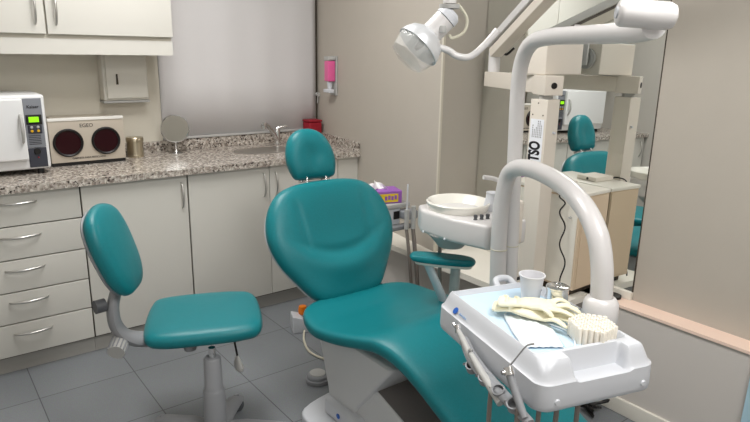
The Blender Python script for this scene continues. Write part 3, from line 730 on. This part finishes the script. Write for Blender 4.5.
for k in range(5):
    a = math.radians(48+72*k); dx, dy = math.cos(a), math.sin(a); p = Vector((*colc, .07))
    bb = MB(); bb.tube([p+Vector((dx*.0, dy*.0, .01)), p+Vector((dx*.12, dy*.12, .01)), p+Vector((dx*.25, dy*.25, -.012)), p+Vector((dx*.285, dy*.285, -.018))], [.046, .040, .032, .020], 12, flat=.6)
    bb.build('base_leg', M['gp'], t)
    q = Vector((colc[0]+dx*.262, colc[1]+dy*.262, .027)); wd = Vector((math.cos(a+1.1), math.sin(a+1.1), 0))
    c = MB(); c.lathe([(0, -.02), (.022, -.02), (.026, -.012), (.026, -.004), (.014, -.003), (.014, .003), (.026, .004), (.026, .012), (.022, .02), (0, .02)], q, R=axis_to(wd), n=22); cs = c.build('caster', M['dgp'], t)
    c = MB(); c.tube([q+Vector((0, 0, .022)), q+Vector((0, 0, .05))], [.016, .009], 12); c.build('caster_fork', M['gp'], cs)
b = MB(); b.lathe([(0, .06), (.045, .062), (.05, .075), (.04, .10), (0, .10)], (*colc, 0), n=28); b.build('base_hub', M['gp'], t)
# lever
lv = Vector((.878, 1.995, .435)); 
b = MB(); b.tube([lv, lv+Vector((.005, -.01, -.06))], .004, 8); lo = b.build('lever', M['black'], t)
b = MB(); b.tube([lv+Vector((.005, -.01, -.06)), lv+Vector((.006, -.012, -.08)), lv+Vector((.008, -.014, -.105)), lv+Vector((.008, -.014, -.118))], [.008, .022, .033, .026], 14, flat=.45); b.build('paddle', M['lgp'], lo)
b = MB(); b.lathe([(0, 0), (.024, 0), (.024, .03), (0, .03)], (.745, 2.10, .395), n=18); b.build('mount_knob', M['gp'], t)
# back support
bc = Vector((.540, 2.225, .795)); tilt = -10
yaw = -33
Nb = rot('Z', yaw) @ Vector((1, 0, 0)); Ub = Vector((0, 0, 1)).cross(Nb).normalized(); Vb = (Vector((0, 0, 1)) - Nb*.34).normalized(); Nn = Ub.cross(Vb)
if Nn.dot(Nb) < 0: Nn = -Nn
bo = closed_spline([(0, -.165), (.075, -.155), (.125, -.10), (.145, .0), (.14, .09), (.10, .15), (0, .175), (-.10, .15), (-.14, .09), (-.145, .0), (-.125, -.10), (-.075, -.155)], 5)
def bf(u, v, s): return .018*(1-s*s)*min(1, (1-s)*4)
b = MB(); pad(b, bo, bc, Ub, Vb, Nn, .05, bf, back=.006); b.build('backrest', M['teal'], t)
b = MB(); pad(b, [(x*.93, y*.95) for x, y in bo], bc-Nn*.028, Ub, Vb, Nn, .02); b.build('backrest_shell', M['gp'], t)
sp = [bc-Nn*.05-Vb*.02, bc-Nn*.050-Vb*.12, Vector((.500, 2.17, .60)), Vector((.505, 2.16, .53)), Vector((.545, 2.155, .478)), Vector((.62, 2.17, .445)), Vector((.70, 2.17, .435))]
b = MB(); b.tube(spline(sp, 6), [.030+.010*min(1, i/18) for i in range(37)], 14, flat=.6); b.build('back_bracket', M['gp'], t)
b = MB(); b.tube([(.48, 2.10, .46), (.52, 2.16, .485)], [.030, .030], 22); kb = b.build('adjust_knob', M['lgp'], t)
b = MB()
for k in range(14):
    a = 2*PI*k/14; R_ = axis_to((.04, .06, .025)); p = R_@Vector((.030*math.cos(a), .030*math.sin(a), 0))
    b.tube([Vector((.481, 2.102, .461))+p, Vector((.515, 2.153, .482))+p], .003, 6)
b.build('grip_ribs', M['gp'], kb)
b = MB(); b.tube([(.44, 2.165, .618), (.475, 2.17, .618)], .024, 18); b.build('tilt_knob', M['dgp'], t)

# ------------------------------------------------------------------ instrument tray
TF0 = Vector((1.007, .687, 0)); eu = Vector((.961, -.276, 0)); ev = Vector((.276, .961, 0))
TF = TF0-eu*.012+ev*.015
W, Ln = .325, .487
def tp(u, v, z): return TF+eu*u+ev*v+Vector((0, 0, z))
t = thing('instrument_tray', 'white moulded dental instrument tray with a front grab recess', 'tray', tp(W/2, Ln/2, .76))
def ss(a, b_, x):
    x = max(0, min(1, (x-a)/(b_-a))); return x*x*(3-2*x)
def hz(u, v):
    # rounded plan corner distance
    z = .856
    d = min(u, W-u, v, Ln-v)
    z -= .045*(1-ss(0, .030, d))                       # soft outer shoulder
    # pan
    ins = ss(.028, .042, u)*ss(.034, .046, W-u)*ss(.066, .080, v)*ss(.024, .040, Ln-v)
    z -= .020*ins
    # grab recess at the front
    g = ss(.090, .104, u)*ss(.068, .086, W-u)*(1-ss(.044, .058, v))
    z = z*(1-g)+min(z, .806)*g
    # sloped facet in front-left corner
    k = u+v
    if k < .085: z = min(z, .856-.42*(.085-k))
    # small round dip on right
    r = math.hypot(u-(W-.045), v-.115)
    z -= .008*(1-ss(.016, .022, r))*(1-ins)
    return z
nu, nv = 84, 120
b = MB(); vs = []; fs = []
def rc(u, v):   # round plan corners
    R = .035
    for cu, cv, su, sv in ((R, R, -1, -1), (W-R, R, 1, -1), (R, Ln-R, -1, 1), (W-R, Ln-R, 1, 1)):
        if (u-cu)*su > 0 and (v-cv)*sv > 0:
            du, dv_ = abs(u-cu), abs(v-cv); m = max(du, dv_); l = math.hypot(du, dv_)
            if l > 1e-9: f = m/l; return cu+su*du*f, cv+sv*dv_*f
    return u, v
for i in range(nu+1):
    for j in range(nv+1):
        u, v = W*i/nu, Ln*j/nv; z = hz(u, v); uu, vv = rc(u, v); vs.append(tp(uu, vv, z))
for i in range(nu):
    for j in range(nv): fs.append((i*(nv+1)+j, (i+1)*(nv+1)+j, (i+1)*(nv+1)+j+1, i*(nv+1)+j+1))
ring = [(i, 0) for i in range(nu)]+[(nu, j) for j in range(nv)]+[(i, nv) for i in range(nu, 0, -1)]+[(0, j) for j in range(nv, 0, -1)]
base_i = [i*(nv+1)+j for i, j in ring]; prev = base_i; cu, cv = W/2, Ln/2
for (s, z) in ((1.004, .79), (1.006, .760), (.998, .750), (.98, .745)):
    cur = []
    for (i, j) in ring:
        u, v = rc(W*i/nu, Ln*j/nv); cur.append(len(vs)); vs.append(tp(cu+(u-cu)*s, cv+(v-cv)*s, z))
    for k in range(len(ring)): fs.append((prev[k], prev[(k+1) % len(ring)], cur[(k+1) % len(ring)], cur[k]))
    prev = cur
fs.append(tuple(prev))
b.add(vs, fs, True); o = b.build('tray_body', M['wp2'], t)
for (u, v, ax_) in ((.045, -.001, -ev), (W-.04, -.001, -ev)):
    b = MB(); b.lathe([(0, 0), (.008, 0), (.006, .004), (0, .004)], tp(u, v, .770), R=axis_to(ax_), n=16); b.build('screw_cap', M['wp2'], t)
# badge on the long side
b = MB(); b.lathe([(.004, 0), (.0095, 0), (.0095, .0012), (.004, .0012)], tp(.009, Ln-.092, .825), R=axis_to(-eu*.8+Vector((0, 0, .62))), n=24)
b.build('round_badge', M['inkblue'], t)
text('badge_lettering', 'dentcalaas', .009, tp(.008, Ln-.132, .8255), -ev, eu*.62+Vector((0, 0, .8)), M['inkl'], t)
b = MB(); b.tube(spline([tp(.19, Ln-.02, .835), tp(.20, Ln+.012, .852), tp(.24, Ln+.012, .852), tp(.25, Ln-.02, .835)], 6), .010, 12); b.build('rear_grip', M['wp2'], t)
b = MB(); b.box((1.31, .77, .79), (1.385, .85, .834), bev=.008); b.build('arm_mount', M['wp'], t)

# things on the tray ; pan surface z = .848
PZ = .837
def sheet(mb, u0, u1, v0, v1, z, yaw, cen, nx=20, ny=24, wav=.0015, sd=0):
    vs = []; fs = []; Ry = rot('Z', yaw)
    for i in range(nx+1):
        for j in range(ny+1):
            a = u0+(u1-u0)*i/nx; c = v0+(v1-v0)*j/ny
            zz = z+wav*(1+math.sin(a*60+sd)*math.cos(c*45+sd*2))
            p = Vector((a, c, 0)); p = Ry@p
            q = eu*p.x+ev*p.y; vs.append(Vector(cen)+q+Vector((0, 0, zz)))
    for i in range(nx):
        for j in range(ny): fs.append((i*(ny+1)+j, (i+1)*(ny+1)+j, (i+1)*(ny+1)+j+1, i*(ny+1)+j+1))
    mb.add(vs, fs, True)
b = MB(); sheet(b, -.118, .112, -.170, .205, 0, 0, tp(W/2, Ln/2+.012, PZ), sd=1)
o = b.build('tray_liner', M['blue'], None, loc=tp(W/2, Ln/2, PZ)); o.modifiers.new('s', 'SOLIDIFY').thickness = -.0008
tag(o, 'pale blue paper liner spread over the instrument tray', 'paper liner')

t = thing('face_mask', 'white pleated surgical face mask lying on the blue liner', 'face mask', tp(.115, .16, PZ))
vs = []; fs = []; Ry = rot('Z', 72); nx, ny = 30, 16
for i in range(nx+1):
    for j in range(ny+1):
        a = -.088+.176*i/nx; c = -.052+.104*j/ny
        ple = .0040*((c*60) % 1.0)
        zz = .005+ple+.012*math.exp(-((a/.06)**2+(c/.04)**2))
        p = Ry@Vector((a, c*(1-.10*abs(a)/.095), 0)); vs.append(tp(.108, .190, PZ+zz)+eu*p.x+ev*p.y)
for i in range(nx):
    for j in range(ny): fs.append((i*(ny+1)+j, (i+1)*(ny+1)+j, (i+1)*(ny+1)+j+1, i*(ny+1)+j+1))
b = MB(); b.add(vs, fs, True); b.build('pleated_panel', M['mask'], t).modifiers.new('s', 'SOLIDIFY').thickness = .001
def mp(a, c, z): 
    p = Ry@Vector((a, c, 0)); return tp(.108, .190, PZ+z)+eu*p.x+ev*p.y
b = MB(); b.tube(spline([mp(-.09, -.045, .006), mp(-.105, -.06, .007), mp(-.06, -.085, .006), mp(0, -.085, .006), mp(.03, -.06, .007), mp(.05, -.045, .008)], 6), .0018, 8); b.build('ear_loop', M['mask'], t)
b = MB(); b.tube(spline([mp(.09, -.045, .006), mp(.12, -.03, .006), mp(.125, .02, .006), mp(.09, .045, .008)], 6), .0018, 8); b.build('ear_loop', M['mask'], t)
b = MB(); b.tube([mp(-.094, -.050, .006), mp(.0, -.050, .007), mp(.094, -.048, .006)], .0022, 8); b.build('seam_edge', M['maskb'], t)

# latex gloves
def glove(name, label, cen, yaw, zoff, flip=1, sc_=1.):
    Ry = rot('Z', yaw)
    def gp(a, c, z):
        p = Ry@Vector((a*sc_, c*flip*sc_, 0)); return Vector(cen)+eu*p.x+ev*p.y+Vector((0, 0, z*sc_+zoff))
    b = MB()
    b.tube(spline([gp(-.105, 0, .010), gp(-.06, .004, .012), (gp(-.02, .0, .014)), gp(.03, 0, .012), gp(.045, 0, .010)], 4), [.026, .030, .027, .024, .022, .022, .026, .028, .031, .033, .034, .033, .032, .030, .027, .022, .016], 18, flat=.36)
    for k, (a0, c0, a1, c1, bend) in enumerate(((.03, .024, .100, .046, .008), (.038, .010, .118, .016, .012), (.038, -.004, .112, -.014, .004), (.032, -.020, .092, -.040, .010), (-.01, .022, .045, .062, .012))):
        m_ = ((a0+a1)/2, (c0+c1)/2+.006*(-1)**k)
        b.tube(spline([gp(a0, c0, .010), gp(m_[0], m_[1], .010+bend), gp(a1, c1, .007)], 5), [.011, .012, .0115, .011, .011, .0105, .010, .0095, .009, .0075, .005], 12, flat=.5)
    for k in range(5):
        b.tube(spline([gp(-.09+.03*k, -.02, .020), gp(-.08+.03*k, .0, .026), gp(-.085+.034*k, .02, .019)], 4), .0035, 8)
    t = thing(name, label, 'glove', (cen[0], cen[1], PZ))
    o = b.build('glove_skin', M['latex'], t); remesh(o, .0018, 3); return t
glove('latex_glove', 'cream latex glove at the bottom of the crumpled pair on the mask', tp(.150, .245, PZ), -48, .012, 1)
glove('latex_glove', 'cream latex glove draped over the other glove, behind the mask', tp(.165, .255, PZ), -36, .030, -1, .92)

cup('drinking_cup', 'translucent white plastic drinking cup at the back of the instrument tray', tuple(tp(.215, .350, PZ+.002)), .023, .034, .082, M['cup'])
t = thing('steel_cup', 'polished steel lidded cup beside the white drinking cup', 'cup', tp(.250, .283, PZ+.002))
c = tp(.250, .283, PZ+.002)
b = MB(); b.lathe([(0, 0), (.027, 0), (.029, .003), (.029, .062), (.031, .064), (.031, .068), (.027, .070), (0, .069)], c, n=40); b.build('cup_body', M['chrome'], t)
b = MB(); b.tube(spline([c+Vector((-.012, 0, .068)), c+Vector((-.006, 0, .078)), c+Vector((.006, 0, .078)), c+Vector((.012, 0, .068))], 5), .0022, 8); b.build('lid_loop', M['chrome'], t)

# cotton rolls
rc_ = tp(.224, .113, PZ+.002); rr = .0062; proto = None; cnt = 0
me = None
b = MB(); b.lathe([(0, 0), (.0056, 0), (.0060, .002), (.0060, .040), (.0052, .042), (.003, .0425), (.0022, .040), (0, .039)], (0, 0, 0), n=14)
hexes = []
for i in range(-5, 6):
    for j in range(-6, 7):
        x = (i+(j % 2)*.5)*rr*2.02; y = j*rr*1.75
        if math.hypot(x, y) < .0505: hexes.append((x, y))
for (x, y) in hexes:
    p = rc_+Vector((x, y, 0)); r = math.hypot(x, y)
    if proto is None:
        o = b.build('cotton_roll', M['cotton'], None, loc=(0, 0, 0)); proto = o
    else:
        o = proto.copy(); COL.objects.link(o)
    o.location = p+Vector((0, 0, random.uniform(-.0005, .002)))
    o.rotation_euler = (-y*.5, x*.5, 0)
    tag(o, 'short white cotton roll standing in the round bundle on the tray', 'cotton roll', 'cotton rolls bundled on the tray')

# instrument holder on the side of the tray
t = thing('instrument_holder', 'grey handpiece holder hanging along the long side of the tray', 'instrument holder', tp(-.03, .26, .74))
def sp_(v, du, z): return tp(-.018-du*.6, v-.06, z+.004)
b = MB(); b.tube(spline([sp_(.36, .0, .790), sp_(.31, .016, .772), sp_(.25, .022, .758), sp_(.15, .024, .748), sp_(.05, .018, .738)], 6), [.010+.008*math.sin(PI*i/24*.9+.1) for i in range(25)], 14, flat=.6); b.build('holder_bar', M['gp'], t)
hs = [.10, .16, .22, .28]
for v in hs:
    c = sp_(v, .032, .752)
    b = MB(); b.lathe([(.012, -.010), (.0155, -.010), (.0155, .010), (.012, .010), (.012, -.010)], c, R=axis_to(-eu*.5+Vector((0, 0, 1))-ev*.3), n=18); b.build('holder_ring', M['gp'], t)
    b = MB(); b.lathe([(0, 0), (.0035, 0), (.003, .006), (0, .006)], sp_(v+.025, .040, .748), R=axis_to(-eu), n=10); b.build('peg', M['chrome'], t)
def inst(name, label, v, pts, rads, m, du=.032):
    tt = thing(name, label, 'dental tool', sp_(v, du, .752))
    return tt
# three-in-one syringe
tt = thing('air_syringe', 'steel three-in-one syringe with a thin bent nozzle in the holder', 'dental tool', sp_(.10, .03, .75))
b = MB(); b.tube([sp_(.06, .030, .745), sp_(.10, .030, .785), sp_(.125, .030, .812)], [.008, .0095, .009], 16); b.build('handle', M['gp'], tt)
b = MB(); b.tube([sp_(.125, .030, .812), sp_(.135, .028, .826)], [.013, .011], 16); b.lathe([(0, 0), (.006, 0), (.005, .012), (0, .012)], sp_(.13, .040, .818), R=axis_to(-eu), n=12); b.build('head', M['chrome'], tt)
b = MB(); b.tube(spline([sp_(.132, .026, .830), sp_(.112, .010, .868), sp_(.098, .000, .893), sp_(.085, -.014, .902)], 5), .0022, 8); b.build('nozzle', M['chrome'], tt)
tt = thing('dental_handpiece', 'slim steel dental handpiece at the far end of the holder', 'dental tool', sp_(.40, .01, .80))
b = MB(); b.tube([sp_(.27, .030, .762), sp_(.35, .018, .795), sp_(.375, .014, .805)], [.0095, .0075, .006], 14); b.build('handle', M['lgp'], tt)
b = MB(); b.tube([sp_(.375, .014, .798), sp_(.382, .012, .818)], [.0075, .0075], 14); b.tube([sp_(.382, .018, .810), sp_(.392, .026, .818)], .004, 8); b.build('head', M['chrome'], tt)
tt = thing('dental_handpiece', 'grey handpiece lying in the middle of the tray holder', 'dental tool', sp_(.25, .035, .76))
b = MB(); b.tube([sp_(.14, .042, .735), sp_(.24, .038, .766), sp_(.29, .032, .782)], [.010, .0095, .007], 14); b.build('handle', M['lgp'], tt)
b = MB(); b.lathe([(0, 0), (.006, 0), (.006, .012), (0, .012)], sp_(.293, .030, .780), n=12); b.build('head', M['chrome'], tt)
# hoses
for k, (v, du, r) in enumerate(((.18, .045, .0055), (.08, .035, .0065), (.02, -.02, .0055), (.015, -.07, .006), (.02, -.13, .006))):
    p0 = sp_(v, du, .755) if du > 0 else tp(-du+.02, .05, .744)
    pts = [p0, p0+Vector((.005, 0, -.10)), p0+Vector((.03, .03, -.35)), p0+Vector((.12, .12, -.60)), Vector((1.45+.03*k, 1.12+.02*k, .10))] if k > 6 else [p0, p0+Vector((.0, .0, -.10)), p0+Vector((.0, -.01, -.25)), p0+Vector((.02, -.03, -.50)), p0+Vector((.08, -.02, -.66)), Vector((1.30+.03*k, .80+.02*k, .02)), Vector((1.62, 1.22+.012*k, .02))]

    b = MB(); b.tube(spline(pts, 6), r, 8)
    o = b.build('instrument_hose', M['hose'], None, loc=p0); tag(o, ['grey hose hanging from the middle of the tray holder', 'grey hose below the syringe at the front of the holder', 'grey hose under the front left corner of the tray', 'grey hose under the front edge of the tray, second from its left corner', 'rightmost grey hose under the front edge of the tray'][k], 'hose')

# ------------------------------------------------------------------ floor and ledge items
t = thing('power_box', 'white plastic floor box with a cream cable behind the chair', 'power box', (1.60, 2.70, 0))
b = MB(); b.prism([(0, 0), (.16, 0), (.16, .05), (.09, .05), (.05, .085), (0, .10)], -.045, .045, R=rot('Z', -22) @ rot('X', 90), c=(1.545, 2.735, 0)); b.build('housing', M['wp2'], t, bevel=.006)
b = MB(); b.tube(spline([(1.58, 2.66, .02), (1.53, 2.58, .006), (1.49, 2.45, .006), (1.52, 2.33, .006), (1.60, 2.25, .006)], 7), .006, 8); b.build('cable', M['whose'], t)
t = thing('orange_valve', 'orange and steel valve standing on the white floor box', 'valve', (1.60, 2.72, .05))
Rq = rot('Z', -22)
b = MB(); b.lathe([(0, .0), (.022, .0), (.026, .02), (.02, .045), (0, .05)], (1.615, 2.735, .085), n=18); b.build('cap', M['orange'], t)
b = MB(); b.tube([(1.60, 2.715, .055), (1.612, 2.73, .10)], .006, 8); b.tube([(1.65, 2.72, .105), (1.69, 2.71, .105)], .012, 12); b.build('stem', M['steel'], t)

b = MB(); b.lathe([(0, 0), (.055, 0), (.058, .01), (.056, .018), (.050, .022), (.050, .03), (.046, .036), (.038, .040), (0, .042)], (1.375, 2.20, 0), n=36)
t = thing('foot_switch', 'round grey foot switch on the floor behind the chair base', 'foot switch', (1.375, 2.20, 0)); b.build('body', M['gp'], t)
b = MB(); b.lathe([(0, 0), (.038, 0), (.036, .004), (0, .005)], (1.375, 2.20, .041), n=32); b.build('pedal_cap', M['lgp'], t)

# tray power supply on the side cabinet
t = thing('power_strip', 'flat off-white power box lying on the side cabinet at the foot of the post', 'power box', (2.30, 1.53, .945))
b = MB(); b.box((2.20, 1.555, .946), (2.33, 1.66, .966), bev=.003); b.build('housing', M['offw'], t)
b = MB(); b.lathe([(0, 0), (.006, 0), (.005, .004), (0, .004)], (2.331, 1.60, .956), R=rot('Y', 90), n=12); b.build('button', M['black'], t)

def coil(pts, amp, turns, r, name, label):
    P = spline(pts, 30); N = len(P); q = []
    for i, p in enumerate(P):
        a = turns*2*PI*i/N
        env = min(1, i/12)
        q.append(p+Vector((amp*math.cos(a)*.5, -amp*math.cos(a)*.6, 0))*env+Vector((amp*.35*math.sin(a)*.4, amp*.35*math.sin(a)*.4, 0))*env)
    b = MB(); b.tube(q, r, 8); o = b.build(name, M['black'], None, loc=pts[0]); tag(o, label, 'cable'); return o
coil([(2.20, 1.56, .955), (2.165, 1.535, .955), (2.158, 1.51, .93), (2.152, 1.495, .85), (2.150, 1.475, .68), (2.150, 1.455, .50)], .014, 6, .0032, 'coiled_cable', 'thin black wavy cable hanging down beside the lettered post')
b = MB(); b.lathe([(0, 0), (.035, 0), (.035, .012), (.02, .016), (0, .016)], (2.345, 1.335, LZ), n=24); b.tube(spline([(2.36, 1.34, .495), (2.38, 1.37, .50), (2.39, 1.40, .50)], 5), .004, 8)
tag(b.build('cable_puck', M['black'], None, loc=(2.345, 1.335, LZ)), 'black cable plug lying on the ledge behind the tray arm', 'plug')

# cable tangles near the ledge foot
for k, (cx, cy, s, lab) in enumerate(((2.20, 1.30, .06, 'tangle of dark cables on the floor under the tray, by the ledge'), (1.98, 2.0, .12, 'loose dark cables under the white ledge behind the armrest'))):
    pts = [(cx+s*math.cos(i*1.9+k)*random.uniform(.5, 1.1), cy+s*math.sin(i*2.3)*random.uniform(.5, 1.2), .012+.05*random.random()*(1+k)) for i in range(14)]
    b = MB(); b.tube(spline(pts, 6), .006, 8); o = b.build('cable_tangle', M['black'], None, loc=(cx, cy, 0)); tag(o, lab, 'cables')
t = thing('low_valve_box', 'dark pipe connections under the white ledge near the spittoon', 'pipes', (2.06, 2.05, 0))
b = MB(); b.tube([(2.05, 2.12, .0), (2.05, 2.12, .36)], .010, 10); b.tube([(2.05, 2.12, .30), (2.09, 2.12, .30)], .008, 10); b.build('riser_pipe', M['gap'], t)
b = MB(); b.tube(spline([(2.05, 2.12, .25), (2.03, 2.0, .28), (2.05, 1.86, .22), (2.05, 1.7, .30)], 6), .006, 8); b.build('flexible_pipe', M['black'], t)
b = MB(); b.tube([(1.70, 1.36, .66), (1.71, 1.37, .74)], .008, 10)
tag(b.build('green_hose', M['green'], None, loc=(1.70, 1.36, .66)), 'short green hose end beside the tall tube, behind the tray', 'hose')

# pale blue board leaning at the near right
b = MB(); b.obox((2.276, .60, .236), (.006, .28, .465), rot('Y', 3), bev=.002)
tag(b.build('leaning_board', M['pblue'], None, loc=(2.272, .6, .0)), 'pale blue board leaning on the ledge front at the right edge', 'board')

# ------------------------------------------------------------------ lights
def area(name, loc, rotd, sx, sy, e, col=(1, .97, .92)):
    l = bpy.data.lights.new(name, 'AREA'); l.shape = 'RECTANGLE'; l.size = sx; l.size_y = sy; l.energy = e; l.color = col
    o = bpy.data.objects.new(name, l); COL.objects.link(o); o.location = loc; o.rotation_euler = [math.radians(a) for a in rotd]; return o
for i, (x, y) in enumerate(((.95, 2.35), (1.15, .1))):
    t = thing('ceiling_light', ['ceiling light panel above the dental chair', 'ceiling light panel behind the camera position'][i], 'light', (x, y, H-.04))
    b = MB(); b.box((x-.32, y-.62, H-.04), (x+.32, y+.62, H-.001), bev=.004); b.build('housing', M['wp2'], t)
    b = MB(); b.box((x-.29, y-.59, H-.046), (x+.29, y+.59, H-.0405)); b.build('diffuser', M['light'], t)
    area('ceiling_lamp', (x, y, H-.06), (0, 0, 0), .58, 1.18, 27 if i == 0 else 26, (1, .985, .965))
area('camera_fill', (-.1, -.9, 1.9), (68, 0, -30), 1.6, 1.4, 15, (1, .985, .965))
w = bpy.data.worlds.new('world'); bpy.context.scene.world = w; w.use_nodes = True
w.node_tree.nodes['Background'].inputs[0].default_value = (.8, .85, 1, 1); w.node_tree.nodes['Background'].inputs[1].default_value = .2

# ------------------------------------------------------------------ camera
F, CXp, CYp = 612., 375., 211.
down = Vector((-42, 2356, F)).normalized()
u = -110-CXp; v = -(u*down.x+F*down.z)/down.y
yd = Vector((u, v, F)).normalized(); up = -down; xd = yd.cross(up)
# rows = world axes in camera(right,down,fwd); camera local axes = right, up(-down), back(-fwd)
right = Vector((xd.x, yd.x, up.x)); dn = Vector((xd.y, yd.y, up.y)); fw = Vector((xd.z, yd.z, up.z))
cam = bpy.data.cameras.new('camera'); co = bpy.data.objects.new('camera', cam); COL.objects.link(co)
Mx = Matrix((right, -dn, -fw)).transposed().to_4x4(); Mx.translation = Vector((0, 0, 1.5)); co.matrix_world = Mx
cam.sensor_width = 36; cam.lens = F*36/750; cam.clip_start = .02
bpy.context.scene.camera = co
sc_ = bpy.context.scene
sc_.view_settings.view_transform = 'Standard'; sc_.view_settings.look = 'None'; sc_.view_settings.exposure = 0
sc_.cycles.max_bounces = 8
